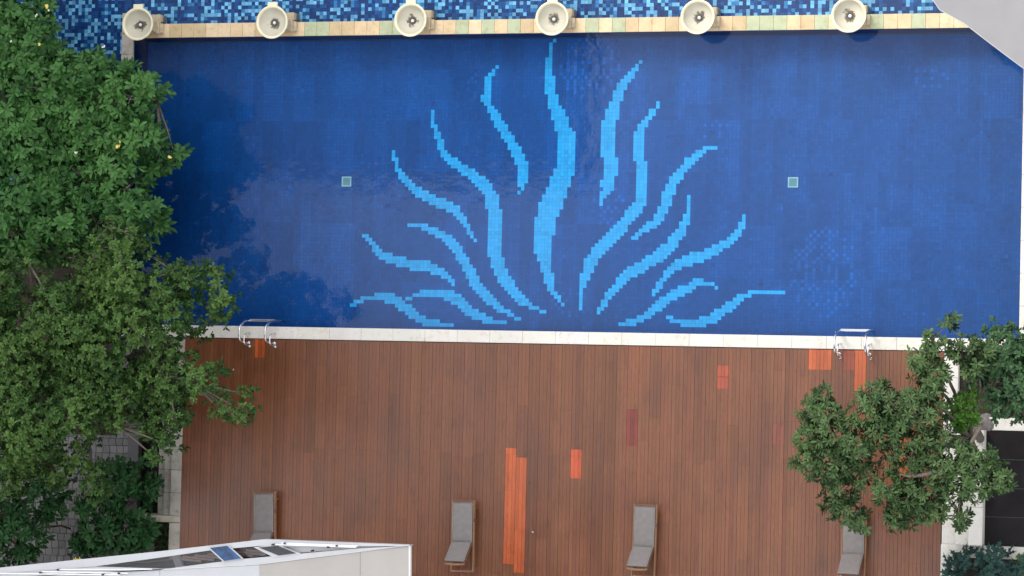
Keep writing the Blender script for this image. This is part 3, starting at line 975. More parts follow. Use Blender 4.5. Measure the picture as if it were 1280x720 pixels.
def leaf_mesh(name, P, Nn, tint, L, Wd, k, template, mat, parent, seed, elev=(.1, .7), droop=.12, origin=(0, 0, 0), spread=0.0):
    """rosettes of k leaves round each point P facing Nn, all in one mesh"""
    r = np.random.default_rng(seed)
    n = len(P)
    up = np.array([0, 0, 1.0])
    Nn = Nn / np.linalg.norm(Nn, axis=1, keepdims=True)
    ref = r.normal(size=(n, 3))
    U = np.cross(Nn, ref); U /= np.linalg.norm(U, axis=1, keepdims=True)
    V = np.cross(Nn, U)
    phi = (np.arange(k)[None, :] * 2.39996 + r.uniform(0, 6.28, (n, 1)) + r.normal(0, .25, (n, k)))
    el = r.uniform(elev[0], elev[1], (n, k))
    c, s = np.cos(phi)[..., None], np.sin(phi)[..., None]
    rad = U[:, None] * c + V[:, None] * s
    D = rad * np.cos(el)[..., None] + Nn[:, None] * np.sin(el)[..., None]
    S = -U[:, None] * s + V[:, None] * c
    roll = r.normal(0, .3, (n, k))[..., None]
    Q = np.cross(S, D)
    Q *= np.where(Q @ np.ones(3) * 0 + np.einsum('nkj,nj->nk', Q, Nn) < 0, -1, 1)[..., None]
    S = S * np.cos(roll) + Q * np.sin(roll)
    Q = np.cross(D, S); 
    Q *= np.where(np.einsum('nkj,nj->nk', Q, Nn) < 0, -1, 1)[..., None]
    ll = L * r.uniform(.65, 1.15, (n, k))[..., None]
    ww = Wd * r.uniform(.8, 1.15, (n, k))[..., None]
    base = P[:, None] + Nn[:, None] * r.uniform(-.5, .5, (n, k, 1)) * spread
    TV, TF = template
    nv = len(TV)
    co = np.zeros((n, k, nv, 3))
    for q in range(nv):
        t_, w_, h_ = TV[q]
        co[:, :, q] = base + D * ll * t_ + S * ww * w_ + Q * ll * h_
        co[:, :, q, 2] -= (ll[..., 0] * droop * t_ * t_)
    co = co.reshape(-1, 3) - np.array(origin)
    m_ = n * k
    F = np.array(TF, dtype=np.int64)
    idx = (np.arange(m_)[:, None, None] * nv + F[None]).reshape(-1)
    nf = m_ * len(TF)
    me = bpy.data.meshes.new(name)
    me.vertices.add(len(co)); me.vertices.foreach_set('co', co.ravel().astype(np.float32))
    me.loops.add(nf * 3); me.loops.foreach_set('vertex_index', idx.astype(np.int32))
    me.polygons.add(nf); me.polygons.foreach_set('loop_start', np.arange(0, nf * 3, 3, dtype=np.int32))
    me.polygons.foreach_set('loop_total', np.full(nf, 3, dtype=np.int32))
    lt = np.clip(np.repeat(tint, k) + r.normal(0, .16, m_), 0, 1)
    at_ = me.color_attributes.new('tint', 'FLOAT_COLOR', 'POINT')
    c4 = np.ones((m_, nv, 4)); c4[:, :, :3] = lt[:, None, None]
    at_.data.foreach_set('color', c4.ravel().astype(np.float32))
    me.materials.append(mat)
    me.update(calc_edges=True)
    me.polygons.foreach_set('use_smooth', np.ones(nf, bool))
    o = bpy.data.objects.new(name, me); C.objects.link(o)
    if parent: o.parent = parent
    return o

def inside(poly, x, y):
    c = False; n = len(poly)
    for i in range(n):
        x1, y1 = poly[i]; x2, y2 = poly[(i + 1) % n]
        if (y1 > y) != (y2 > y) and x < (x2 - x1) * (y - y1) / (y2 - y1) + x1: c = not c
    return c
def edge_dist(poly, x, y):
    d = 1e9; n = len(poly)
    for i in range(n):
        x1, y1 = poly[i]; x2, y2 = poly[(i + 1) % n]
        L = (x2 - x1) ** 2 + (y2 - y1) ** 2
        t_ = max(0, min(1, ((x - x1) * (x2 - x1) + (y - y1) * (y2 - y1)) / (L + 1e-9)))
        d = min(d, math.hypot(x - x1 - t_ * (x2 - x1), y - y1 - t_ * (y2 - y1)))
    return d

def fill_clumps(polypx, z, spacing, rmin, rmax, zvar, seed, holes=()):
    """clump centres filling a plan outline"""
    r = random.Random(seed)
    poly = [tuple(at(x, y, z)[:2]) for x, y in polypx]
    hol = [(at(hx, hy, z), hr * .0225) for hx, hy, hr in holes]
    xs_ = [p[0] for p in poly]; ys_ = [p[1] for p in poly]
    out = []
    tries = 0
    A = (max(xs_) - min(xs_)) * (max(ys_) - min(ys_))
    while tries < 60 * A / spacing ** 2:
        tries += 1
        x, y = r.uniform(min(xs_), max(xs_)), r.uniform(min(ys_), max(ys_))
        if not inside(poly, x, y): continue
        e = edge_dist(poly, x, y)
        if e < .14: continue
        rad = min(r.uniform(rmin, rmax), max(.20, e - .12))
        if any(math.hypot(x - q[0], y - q[1]) < spacing * (.5 + .5 * min(1, min(rad, q[3]) / rmin)) for q in out): continue
        if any(math.hypot(x - h.x, y - h.y) < hr for h, hr in hol): continue
        out.append((x, y, z + r.uniform(-zvar, zvar) - (.5 if e < .5 else 0), rad))
    return out

def px_clumps(lst):
    out = []
    for (px, py, rp, z) in lst:
        c = at(px, py, z); out.append((c.x, c.y, z, rp * .0222))
    return out

def clump_points(clumps, dens, seed, flat=.7, low=-.35, jitter=.16):
    r = np.random.default_rng(seed)
    P, Q, Tn = [], [], []
    for (x, y, z, rad) in clumps:
        n = max(5, int(dens * 2 * math.pi * rad * rad))
        u = r.uniform(low, 1, n); a = r.uniform(0, 2 * math.pi, n)
        s = np.sqrt(1 - u * u)
        d = np.stack([s * np.cos(a), s * np.sin(a), u], 1)
        lump = 1 + .22 * np.sin(3 * a + r.uniform(0, 6)) * s + .15 * np.sin(5 * a + r.uniform(0, 6)) * s
        rr = rad * lump * r.uniform(1 - jitter * 2, 1 + jitter, n)
        pt = np.array([x, y, z]) + d * rr[:, None] * np.array([1, 1, flat])
        P.append(pt)
        nn = d + np.array([0, 0, .55]) + r.normal(0, .28, (n, 3))
        Q.append(nn)
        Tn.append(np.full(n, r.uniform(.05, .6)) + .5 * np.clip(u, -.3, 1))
    return np.concatenate(P), np.concatenate(Q), np.concatenate(Tn)

def tree(name, lab, cat, basep, crown, bark='bark', trunk_r=.16, limbs=10, seed=1, fork=.5):
    t = empty(name, basep, lab, cat)
    r = random.Random(seed)
    B = Vector(basep)
    zc = sum(c[2] for c in crown) / len(crown)
    H = zc - B.z
    top = Vector((0, 0, H * fork))
    tr = MB()
    pts = [Vector((0, 0, -.15))]
    for k in range(1, 7):
        f = k / 6
        pts.append(Vector((r.uniform(-.1, .1) * f * 1.5, r.uniform(-.1, .1) * f * 1.5, H * fork * f)))
    tr.tube(pts, [trunk_r * 1.35] + [trunk_r * (1.1 - .35 * k / 6) for k in range(1, 7)], 12)
    tr.build('trunk', M[bark], t, True)
    top = pts[-1]
    br = MB()
    sel = crown if len(crown) <= limbs else r.sample(crown, limbs)
    ends = []
    for (x, y, z, rad) in sel:
        e = Vector((x, y, z - rad * .3)) - B
        mid = top.lerp(e, .5) + Vector((r.uniform(-.2, .2), r.uniform(-.2, .2), -.15))
        q1 = top.lerp(mid, .5) + Vector((r.uniform(-.1, .1), r.uniform(-.1, .1), .1))
        q2 = mid.lerp(e, .5) + Vector((r.uniform(-.12, .12), r.uniform(-.12, .12), .08))
        br.tube([top, q1, mid, q2, e], [trunk_r * .62, trunk_r * .5, trunk_r * .38, trunk_r * .26, trunk_r * .12], 7)
        ends.append((mid, q2, e))
    for (x, y, z, rad) in crown:
        e = Vector((x, y, z)) - B
        a_ = min((p for tr3 in ends for p in tr3), key=lambda p: (p - e).length)
        if (a_ - e).length > .05:
            br.tube([a_, a_.lerp(e, .5) + Vector((0, 0, -.06)), e], [trunk_r * .16, trunk_r * .12, trunk_r * .07], 5)
        for k in range(4):
            d = Vector((r.uniform(-1, 1), r.uniform(-1, 1), r.uniform(0, .8))).normalized() * rad * .85
            br.tube([e, e + d], [.016, .006], 4)
    br.build('branches', M[bark], t, True)
    return t

def petals(mat, parent, p, s, seed):
    r = random.Random(seed)
    m = MB()
    for q in range(r.randint(2, 4)):
        o = Vector((r.uniform(-s, s), r.uniform(-s, s), r.uniform(0, s)))
        for k in range(5):
            a = 2 * math.pi * k / 5 + r.uniform(0, .4)
            d = Vector((math.cos(a), math.sin(a), .35)); sd = Vector((-math.sin(a), math.cos(a), 0))
            m.add([o, o + d * s * .5 - sd * s * .26, o + d * s * .95, o + d * s * .5 + sd * s * .26], [(0, 1, 2, 3)])
    ob = m.build('blossom', mat, parent)
    ob.location = p
    return ob

# --- big-leaved flowering tree, upper left
polyA = [(-60, -40), (45, -40), (55, 20), (62, 62), (92, 66), (128, 60), (158, 80), (186, 92), (202, 112), (203, 132), (192, 150), (214, 168), (222, 186), (214, 206), (182, 218), (178, 236),
         (200, 250), (192, 276), (180, 300), (150, 300), (60, 330), (-60, 330)]
clA = fill_clumps(polyA, 3.3, .62, .48, .75, .35, 31, holes=[(158, 188, 13), (158, 215, 20), (157, 245, 21), (158, 275, 20), (160, 100, 12), (5, 235, 14), (62, 300, 10)])
bA = at(60, 190, -1.5)
tA = tree('frangipani_tree', 'big leaved flowering tree in the upper left, over the pool corner', 'tree', tuple(bA), clA, 'bark', .2, 14, 4)
P, Q, Tn = clump_points(clA, 12.5, 41, .6, -.1, .18)
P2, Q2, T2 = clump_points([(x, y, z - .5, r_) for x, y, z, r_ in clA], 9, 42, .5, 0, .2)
leaf_mesh('crown', np.concatenate([P, P2]), np.concatenate([Q, Q2]), np.concatenate([Tn, T2 * .5]), .30, .108, 10, LEAF6, M['leaf_plumeria'], tA, 43, (.05, .75), .18, tuple(bA))  # lower leaf layer tinted darker, painting shade inside the crown
for k, (px, py) in enumerate([(58, 9), (61, 14), (46, 20), (50, 54), (15, 52), (148, 182), (150, 177), (95, 190), (214, 196), (130, 58)]):
    p = at(px, py, 3.95) - bA
    petals(M['flower'] if k in (0, 3, 5, 8, 6) else M['flower_white'], tA, p, .055 if k in (0, 3, 5, 8) else .035, k)

# --- round-crowned small-leaved tree, middle left
polyB = [(-60, 322), (20, 312), (70, 330), (112, 296), (128, 275), (150, 272), (172, 300), (190, 322), (232, 322), (262, 328), (276, 350), (283, 378), (272, 402), (246, 412), (232, 424),
         (240, 446), (262, 446), (283, 456), (284, 478), (300, 492), (314, 508), (308, 528), (280, 536), (262, 534), (250, 500), (232, 494), (236, 520), (222, 545), (214, 566),
         (198, 584), (182, 568), (160, 545), (134, 536), (118, 552), (96, 556), (70, 584), (40, 600), (-60, 610)]
clB = fill_clumps(polyB, 5.1, .68, .46, .80, .95, 51, holes=[(42, 392, 17), (112, 462, 13), (133, 404, 10), (66, 476, 13), (142, 492, 10), (158, 470, 8), (45, 530, 12), (226, 456, 9), (222, 508, 10)])
clB += px_clumps([(30, 572, 26, 4.6), (70, 590, 20, 4.4), (95, 570, 18, 4.6), (115, 612, 18, 4.2), (112, 590, 13, 4.4), (12, 610, 16, 4.3), (303, 514, 10, 5.0), (275, 372, 12, 5.3)])
bB = at(120, 470, -1.5)
tB = tree('spreading_tree', 'spreading tree with small light green leaves at the middle left, reaching over the deck', 'tree', tuple(bB), clB, 'bark', .24, 20, 7)
P, Q, Tn = clump_points(clB, 40, 61, .75, -.3, .2)
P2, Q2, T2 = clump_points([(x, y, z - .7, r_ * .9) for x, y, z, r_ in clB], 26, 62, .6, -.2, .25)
leaf_mesh('crown', np.concatenate([P, P2]), np.concatenate([Q, Q2]), np.concatenate([Tn, T2 * .4]), .150, .062, 8, LEAF4, M['leaf_small'], tB, 63, (.1, .9), .10, tuple(bB), .05)  # second layer's darker tint puts the crown's inner shade into colour

# --- dark trees and shrubs, lower left
polyC = [(-60, 588), (20, 580), (52, 590), (78, 600), (70, 632), (58, 652), (44, 690), (40, 712), (-60, 722)]
clC = fill_clumps(polyC, 2.0, .58, .42, .62, .25, 71)
clC += px_clumps([(66, 605, 9, 2.2), (30, 690, 10, 1.8)])
bC = at(20, 650, -1.5)
tC = tree('frangipani_tree', 'dark big leaved tree in the lower left corner above the white roof', 'tree', tuple(bC), clC, 'bark_red', .12, 9, 9)
P, Q, Tn = clump_points(clC, 13, 72, .6, -.2, .2)
leaf_mesh('crown', P, Q, Tn, .30, .10, 9, LEAF6, M['leaf_dark'], tC, 73, (.05, .7), .15, tuple(bC))
clD = px_clumps([(150, 600, 22, .8), (175, 600, 18, .7), (135, 625, 20, .8), (165, 628, 20, .7), (185, 618, 14, .6), (150, 590, 14, .9), (188, 605, 10, .6)])
bD = at(160, 615, -1.5)
tD = tree('broadleaf_shrub', 'dark green broadleaf shrub in front of the left dark panel and stone mouldings', 'shrub', tuple(bD), clD, 'bark_red', .06, 7, 11, .3)
P, Q, Tn = clump_points(clD, 20, 74, .7, -.3, .2)
leaf_mesh('foliage', P, Q, Tn, .30, .11, 8, LEAF6, M['leaf_dark'], tD, 75, (.1, .8), .2, tuple(bD))
clE = px_clumps([(105, 640, 13, .9), (115, 665, 20, .8), (140, 668, 20, .7), (165, 668, 18, .6), (180, 660, 14, .5), (100, 690, 14, .6), (130, 688, 14, .6), (160, 684, 14, .5), (183, 678, 12, .5)])
bE = at(125, 670, -1.5)
tE = tree('broadleaf_shrub', 'low dark shrub with long leaves along the white roof edge, left of the box hedge', 'shrub', tuple(bE), clE, 'bark_red', .06, 8, 12, .3)
P, Q, Tn = clump_points(clE, 19, 76, .7, -.3, .2)
leaf_mesh('foliage', P, Q, Tn, .32, .11, 8, LEAF6, M['leaf_dark'], tE, 77, (.1, .8), .2, tuple(bE))
petals(M['flower'], tE, at(98, 699, 1.2) - bE, .10, 5)
# a long bare branch between the two
br = MB()
pts = [at(88, 661, .6), at(76, 657, .6), at(60, 659, .55), at(45, 661, .5), at(34, 663, .5)]
br.tube([p - bE for p in pts], [.035, .03, .028, .022, .015], 8)
br.build('branch', M['bark_red'], tE, True)
# low box hedge
hx0, hx1 = at(192, 670, 0).x, at(213, 670, 0).x
hy0, hy1 = at(200, 694, 0).y, at(200, 654, 0).y
hb = (((hx0 + hx1) / 2), (hy0 + hy1) / 2, -.6)
tH = empty('box_hedge', hb, 'small clipped dark hedge block against the left deck kerb', 'hedge')
r_ = np.random.default_rng(5)
n_ = 900
P = np.stack([r_.uniform(hx0, hx1, n_), r_.uniform(hy0 - .3, hy1, n_), r_.uniform(-.25, -.02, n_)], 1)
leaf_mesh('foliage', P, np.tile([0, 0, 1.], (n_, 1)) + r_.normal(0, .5, (n_, 3)), r_.uniform(0, .7, n_), .055, .03, 6, LEAF2, M['leaf_hedge'], tH, 6, (.0, 1.), .05, hb)
mb = MB(); mb.box(hx0 - hb[0], hx1 - hb[0], hy0 - .3 - hb[1], hy1 - hb[1], -.9, .3); mb.build('soil_block', M['soil'], tH)

m = MB(); m.box(-24, -14.35, -3.4, 7.5, -1.7, -1.46)  # dark sheet over the cobbles, added so gaps between leaves read as shade
tag(m.build('planting_bed', M['soil']), 'dark soil bed added under the two big trees at the left, darkening the leaf gaps', 'planting bed')
# --- right tree
clR = px_clumps([(1022, 512, 24, 3.9), (1012, 548, 20, 3.7), (1040, 540, 24, 4.1), (1010, 576, 18, 3.6), (1040, 580, 24, 3.9), (1068, 560, 22, 4.2), (1050, 612, 20, 3.4), (1062, 640, 16, 3.1),
                 (1040, 630, 13, 3.2), (1075, 655, 11, 2.9), (1092, 492, 15, 4.1), (1085, 515, 22, 4.2), (1112, 510, 22, 4.3), (1140, 505, 22, 4.3), (1120, 530, 20, 4.2), (1100, 545, 18, 4.2),
                 (1150, 450, 15, 4.3), (1160, 472, 17, 4.3), (1175, 440, 14, 4.2), (1165, 425, 8, 4.2), (1165, 497, 15, 4.2), (1178, 468, 8, 4.3), (1200, 440, 14, 4.2), (1212, 432, 12, 4.2), (1188, 402, 8, 4.0), (1222, 460, 12, 4.1),
                 (1135, 572, 20, 4.2), (1155, 560, 18, 4.1), (1110, 608, 20, 3.9), (1135, 620, 20, 3.8), (1160, 615, 20, 3.8), (1125, 640, 16, 3.5), (1155, 640, 15, 3.5), (1120, 650, 12, 3.3), (1170, 640, 12, 3.5),
                 (1160, 522, 16, 4.1), (1178, 548, 12, 4.0), (1210, 468, 11, 4.0), (1232, 440, 13, 3.9), (1200, 570, 16, 4.0), (1220, 580, 18, 3.9), (1200, 600, 18, 3.9), (1240, 598, 18, 3.8), (1220, 610, 16, 3.8), (1250, 605, 12, 3.7), (1235, 575, 12, 3.8),
                 (1180, 585, 18, 4.0), (1190, 618, 12, 3.7), (1203, 645, 7, 3.3), (1200, 655, 5, 3.2), (1075, 590, 14, 3.8)])
bR = at(1228, 545, -.3)
tR = tree('drooping_tree', 'open crowned tree on the right hanging over the deck and one lounger', 'tree', tuple(bR), clR, 'bark', .13, 14, 15, .45)
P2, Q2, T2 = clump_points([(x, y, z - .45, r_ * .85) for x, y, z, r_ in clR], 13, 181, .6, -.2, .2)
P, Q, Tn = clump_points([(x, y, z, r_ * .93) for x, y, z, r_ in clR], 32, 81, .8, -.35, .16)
leaf_mesh('crown', np.concatenate([P, P2]), np.concatenate([Q, Q2]), np.concatenate([Tn, T2 * .3]), .21, .060, 10, LEAF4, M['leaf_right'], tR, 82, (.0, .8), .25, tuple(bR), .05)  # dark under layer: shade between clumps put into the leaf tint
# bare limb showing between the clumps
br = MB(); pts = [at(1172, 590, 4.1), at(1150, 594, 4.2), at(1136, 595, 4.2), at(1124, 592, 4.15)]
br.tube([p - bR for p in pts], [.06, .055, .045, .03], 8)
br.build('limb', M['bark'], tR, True)
br = MB(); pts = [at(1225, 535, 3.6), at(1210, 560, 3.7), at(1203, 600, 3.6), at(1198, 640, 3.4), at(1204, 655, 3.3)]
br.tube([p - bR for p in pts], [.06, .05, .035, .02, .01], 8)
pts = [at(1196, 635, 3.4), at(1190, 648, 3.4), at(1183, 648, 3.4)]
br.tube([p - bR for p in pts], [.02, .015, .01], 6)
br.build('limb', M['bark'], tR, True)
# --- bluish tree at the right border
clS = px_clumps([(1245, 430, 18, 3.2), (1262, 445, 22, 3.3), (1240, 455, 18, 3.2), (1270, 425, 16, 3.2), (1285, 450, 24, 3.2), (1250, 480, 22, 3.3), (1275, 490, 22, 3.2), (1246, 505, 12, 3.1), (1262, 510, 16, 3.0), (1295, 480, 24, 3.2), (1285, 515, 16, 3.), (1236, 478, 11, 3.1), (1310, 440, 24, 3.2), (1252, 412, 10, 3.1)])
bS = at(1290, 500, -.3)
tS = tree('bushy_tree', 'dense bluish green tree at the right border beside the pool corner', 'tree', tuple(bS), clS, 'bark', .1, 10, 17, .4)
P, Q, Tn = clump_points(clS, 40, 83, .8, -.3, .2)
leaf_mesh('crown', P, Q, Tn,   .17, .075, 8, LEAF4, leaf_material('bluish_green_leaves', (.018, .058, .022), (.075, .155, .065)), tS, 84, (.0, .9), .15, tuple(bS), .04)
# --- lime bush
clL = px_clumps([(1202, 508, 15, 3.0), (1212, 520, 13, 2.9), (1194, 520, 12, 2.9), (1215, 498, 10, 3.0), (1203, 532, 10, 2.8)])
bL = at(1203, 520, -.3)
tL = tree('lime_bush', 'small bright lime green bush between the drooping tree and the bluish tree', 'bush', tuple(bL), clL, 'bark', .04, 5, 19, .3)
P, Q, Tn = clump_points(clL, 46, 85, .8, -.3, .2)
leaf_mesh('foliage', P, Q, Tn, .15, .06, 8, LEAF2, M['leaf_lime'], tL, 86, (.1, .9), .15, tuple(bL), .03)
# grey rock at its foot
rk = MB(); rk.lathe([(.34, -.2), (.36, 0), (.30, .14), (.18, .22), (.001, .24)], 14)
rnd2 = random.Random(3)
rk.v = [(x * (1 + rnd2.uniform(-.16, .16)) * 1.2, y * (1 + rnd2.uniform(-.16, .16)) * .8, z * (1 + rnd2.uniform(-.15, .15))) for x, y, z in rk.v]
o = rk.build('rock', M['rock'], None, True); o.location = at(1228, 530, -.1)
tag(o, 'grey rock beside the lime bush above the right stone frame', 'rock')
# --- lobed plants bottom right
bP = at(1235, 715, -.25)
tP = empty('lobed_plant', tuple(bP), 'dark bluish plant with big lobed leaves in the lower right corner', 'plant')
r_ = np.random.default_rng(9)
clP = px_clumps([(1200, 706, 11, .3), (1218, 700, 13, .5), (1240, 698, 14, .5), (1255, 705, 14, .4), (1230, 716, 14, .4), (1205, 724, 14, .3), (1255, 725, 14, .3), (1275, 712, 12, .3)])
P, Q, Tn = clump_points(clP, 11, 87, .6, 0, .2)
leaf_mesh('foliage', P, Q, Tn, .38, .20, 5, LOBED, M['leaf_blue'], tP, 88, (.1, .7), .35, tuple(bP))
sm = MB()
for c in clP: sm.tube([(0, 0, 0), (Vector(c[:3]) - bP) * .6 + Vector((0, 0, .1)), Vector(c[:3]) - bP], [.03, .022, .012], 6)
sm.build('stems', M['bark'], tP, True)
bP2 = at(1274, 704, -.25)
tP2 = empty('lobed_plant', tuple(bP2), 'small yellow green leafy plant right of the lobed plant at the frame corner', 'plant')
clP2 = px_clumps([(1274, 700, 8, .3), (1282, 710, 9, .3)])
P, Q, Tn = clump_points(clP2, 40, 89, .6, 0, .2)
leaf_mesh('foliage', P, Q, Tn, .12, .05, 7, LEAF2, M['leaf_small'], tP2, 90, (.1, .7), .2, tuple(bP2))

# ------------------------------------------------------------------ white roof, lower left
def roof():
    Z = 14.0
    S = lambda *pp: [at(x, y, Z) for x, y in pp]
    org = at(300, 715, Z)
    t = empty('white_roof', (org.x, org.y, -1.9), 'white and beige flat roof edge with a slanted glazed slot in the lower left', 'building')
    O = t.location.copy()
    def pr(mb, pts, z0, z1):
        mb.prism([(p.x - O.x, p.y - O.y) for p in reversed(pts)], z0 - O.z, z1 - O.z)
    # roof panels towards the viewer; beige and white paint the corner's dimmer and brighter faces
    m = MB(); pr(m, S((325, 706), (450, 690), (450, 900), (325, 900)), Z - .10, Z); m.build('roof_panel', M['roof_beige'], t)
    m = MB(); pr(m, S((450.4, 689.9), (510.9, 682.6), (511.1, 900), (450.5, 900)), Z - .10, Z); m.build('roof_panel', M['roof_beige'], t)
    m = MB(); pr(m, S((200, 713), (324.7, 706.1), (324.7, 900), (200, 900)), Z - .10, Z + .004); m.build('roof_panel', M['roof_white'], t)
    m = MB(); pr(m, S((-90, 729), (199.6, 713.05), (199.6, 900), (-90, 900)), Z - .10, Z + .004); m.build('roof_panel', M['roof_white'], t)
    m = MB(); pr(m, S((511, 682), (513.2, 682), (513.4, 900), (511.2, 900)), Z - .09, Z + .01)
    pr(m, S((-90, 727), (200, 711.2), (323, 704.4), (450, 688.3), (511, 680.6), (511, 682.2), (450, 689.8), (323, 705.9), (200, 712.8), (-90, 728.8)), Z - .09, Z + .03)
    m.build('edge_strip', plain('bright_trim', (.68, .68, .68), .4), t)
    # frame of the slot: outer border
    m = MB()
    pr(m, S((-90, 718), (0, 709.5), (200, 689), (330, 674), (345, 674.5), (513, 681), (511, 682.4), (345, 683), (325, 682.3), (262, 688), (200, 697), (120, 707.8), (66, 712), (-90, 722)), Z - .25, Z + .06)
    m.build('frame', M['roof_white'], t)
    m = MB()
    pr(m, S((200, 711.6), (207, 711), (300, 699), (372, 692.5), (440, 686.0), (510, 682.2), (450, 688.5), (323, 704.6), (200, 711.5)), Z - .25, Z + .05)
    pr(m, S((345, 682.8), (510, 681.6), (440, 686), (372, 691), (352, 684.5)), Z - .30, Z - .06)
    pr(m, S((-90, 722), (66, 712.0), (120, 707.9), (207, 711), (200, 712.6), (-90, 727.4)), Z - .25, Z + .03)
    m.build('sill', M['roof_white'], t)
    # the slot: brown bars below glass, added for the deck stripes seen in it
    m = MB(); pr(m, S((100, 712), (200, 696), (262, 686), (350, 681), (380, 690), (300, 702), (207, 714)), Z - .62, Z - .55); m.build('slot_floor', M['slot_dark'], t)
    m = MB()
    for k in range(9):
        xa = 212 + k * 16
        pa, pb = at(xa, 697.5 - k * 1.6, Z - .4), at(xa + 40, 701.5 - k * 1.6, Z - .4)
        m.obox(pa - O, pb - O, .05, .05)
    for k in range(6):
        pa, pb = at(130 + k * 9, 709.5 - k * 1.2, Z - .4), at(262 + k * 8, 693 - k * .8, Z - .4)
        m.obox(pa - O, pb - O, .03, .03)
    m.build('deck_stripe', M['slot_brown'], t)
    m = MB(); pr(m, S((207, 696), (216, 695), (222, 710), (213, 711)), Z - .5, Z - .36); m.build('column', M['grey_concrete'], t)
    gm, nt, b = new_mat('slot_glass'); b.inputs['Base Color'].default_value = (.9, .92, .95, 1); b.inputs['Roughness'].default_value = .03
    nt.nodes.clear(); out = N(nt, 'ShaderNodeOutputMaterial'); trn = N(nt, 'ShaderNodeBsdfTransparent'); trn.inputs[0].default_value = (.93, .94, .95, 1)
    gls = N(nt, 'ShaderNodeBsdfGlossy'); gls.inputs['Roughness'].default_value = .04; mx = N(nt, 'ShaderNodeMixShader'); mx.inputs[0].default_value = .025
    nt.links.new(trn.outputs[0], mx.inputs[1]); nt.links.new(gls.outputs[0], mx.inputs[2]); nt.links.new(mx.outputs[0], out.inputs[0])
    m = MB(); pr(m, S((110, 709), (200, 697.4), (262, 688.4), (330, 683), (345, 683), (366, 690), (300, 698.6), (207, 710.6)), Z - .14, Z - .12); m.build('glass', gm, t)
    # hinged pane, its blue painting the pool's reflection, and dark vent
    m = MB(); pr(m, S((261, 684), (287, 681), (306, 698), (281, 702.2)), Z + .07, Z + .10); m.build('vent_frame', M['roof_white'], t)
    m = MB(); pr(m, S((264.5, 684.6), (286, 682), (303.5, 697.8), (282.5, 701)), Z + .101, Z + .115); m.build('blue_pane', M['pane_blue'], t)
    m = MB(); pr(m, S((318, 683.8), (349, 680.9), (377, 692), (344, 697)), Z - .02, Z + .065); m.build('vent_plate', M['roof_white'], t)
    m = MB(); pr(m, S((325, 684.2), (348, 682), (371.5, 691.3), (350, 694.2)), Z + .07, Z + .09); m.build('vent_grille', M['vent_dark'], t)
    # thin rods with clamps
    m = MB()
    for (a_, b_) in (((344, 680.5), (445, 684)), ((352, 678.8), (447, 682.6)), ((-60, 716), (150, 718.5)), ((52, 714.5), (160, 716.5)), ((72, 711.8), (190, 711.4)), ((-60, 721), (130, 722))):
        m.tube([at(*a_, Z + .14) - O, at(*b_, Z + .14) - O], .016, 6)
    m.build('rod', plain('rod_paint', (.85, .85, .86), .4), t)
    m = MB()
    for (x, y) in ((343, 680.5), (358, 679), (423, 682), (412, 683.8), (392, 688), (53, 715.5), (75, 711.8), (151, 716.5), (131, 718)):
        p = at(x, y, Z + .06) - O
        m.tube([p, p + Vector((0, 0, .16))], .024, 8)
    m.build('clamp', M['vent_dark'], t)
    # the storeys below, set back behind the overhang
    m = MB()
    w0 = at(-700, 760, Z); w1 = at(480, 760, 0)
    x0, x1 = w0.x, w1.x - 3.0
    ytop = at(300, 775, -1).y
    m.box(x0 - O.x, x1 - O.x, ytop - 9 - O.y, ytop - O.y, 0, Z - .3 - O.z)
    m.build('wall', M['roof_beige'], t)
    return t
roof()

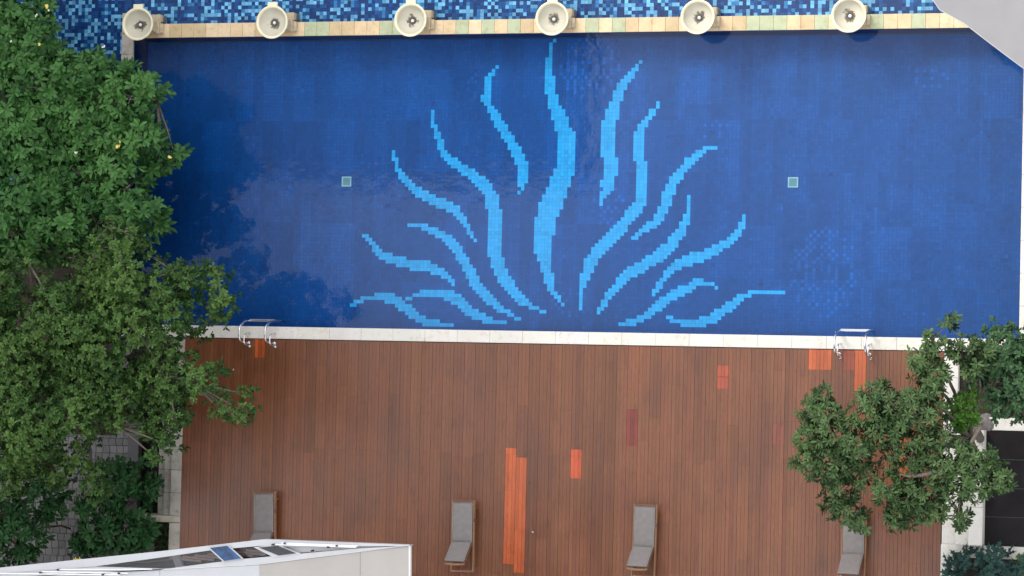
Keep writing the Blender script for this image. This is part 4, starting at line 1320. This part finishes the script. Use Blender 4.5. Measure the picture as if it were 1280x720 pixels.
# ------------------------------------------------------------------ grey concrete canopy, upper right
def canopy():
    Z = 6.0
    pts = [(1161, -8), (1175, 12), (1205, 28.5), (1233, 50), (1258, 69), (1281, 86), (1420, 190), (1560, 190), (1560, -220), (1161, -220)]
    P_ = [at(x, y, Z) for x, y in pts]
    O = Vector((P_[5].x + 4, P_[5].y + 2, -1.9))
    t = empty('concrete_canopy', O, 'plain grey concrete canopy corner cutting across the upper right', 'canopy')
    m = MB(); m.prism([(p.x - O.x, p.y - O.y) for p in reversed(P_)], Z - .25 - O.z, Z - O.z); m.build('slab', M['grey_concrete'], t)
    e = MB()
    for a_, b_ in zip(P_[:6], P_[1:7]):
        e.obox(a_ + Vector((0, 0, -.03)) - O, b_ + Vector((0, 0, -.03)) - O, .035, .05)
    e.build('edge_strip', plain('canopy_edge_highlight', (.5, .49, .5), .7), t)  # lighter strip paints a highlight along the slab edge
    for (dx, dy) in ((.8, 1.5), (.8, 6), (4.5, 1.5), (4.5, 6)):
        c = MB(); c.box(dx - .2, dx + .2, dy - .2, dy + .2, 0, Z - .25 - O.z)
        c.build('column', M['grey_concrete'], t)
canopy()

# ------------------------------------------------------------------ neighbouring tower, seen only as a dark band mirrored in the pool
def tower():
    x1, y0, y1, H = -26.0, 11.5, 38.0, 100.0
    t = empty('apartment_tower', (x1 - 9, (y0 + y1) / 2, -1.9), 'grey apartment tower beyond the left trees, visible only as a dark reflection in the pool', 'building')
    m = MB(); m.box(-9, 9, -(y1 - y0) / 2, (y1 - y0) / 2, 0, H)
    m.build('wall', M['tower'], t)
    hy = (y1 - y0) / 2
    for k in range(30):
        z = 3.2 + k * 3.1
        m = MB(); m.box(9.003, 9.05, -hy + .3, hy - .3, z, z + (2.95 if z > 72 else 1.0)); m.build('window_band', M['tower_glass'], t)
tower()

# ------------------------------------------------------------------ small litter
litter = random.Random(8)
for (px, py, lab) in ((666, 665, 'tiny pale petal on the deck just right of the long pair of orange boards'),
                      (292, 462, 'tiny pale petal on the deck between the left tree and the left pool ladder'),
                      ):
    m = MB(); L_ = litter.uniform(.035, .055); a_ = litter.uniform(0, 6.28)
    u_, v_ = Vector((math.cos(a_), math.sin(a_), .1)), Vector((-math.sin(a_), math.cos(a_), .25))
    m.add([-u_ * L_, -v_ * L_ * .45 + Vector((0, 0, .012)), u_ * L_, v_ * L_ * .45 + Vector((0, 0, .012))], [(0, 1, 2), (0, 2, 3)])
    o = m.build('fallen_petal', M['flower_white']); c = at(px, py, 0); o.location = (c.x, c.y, .008)
    tag(o, lab, 'petal', 'fallen petals on the deck')
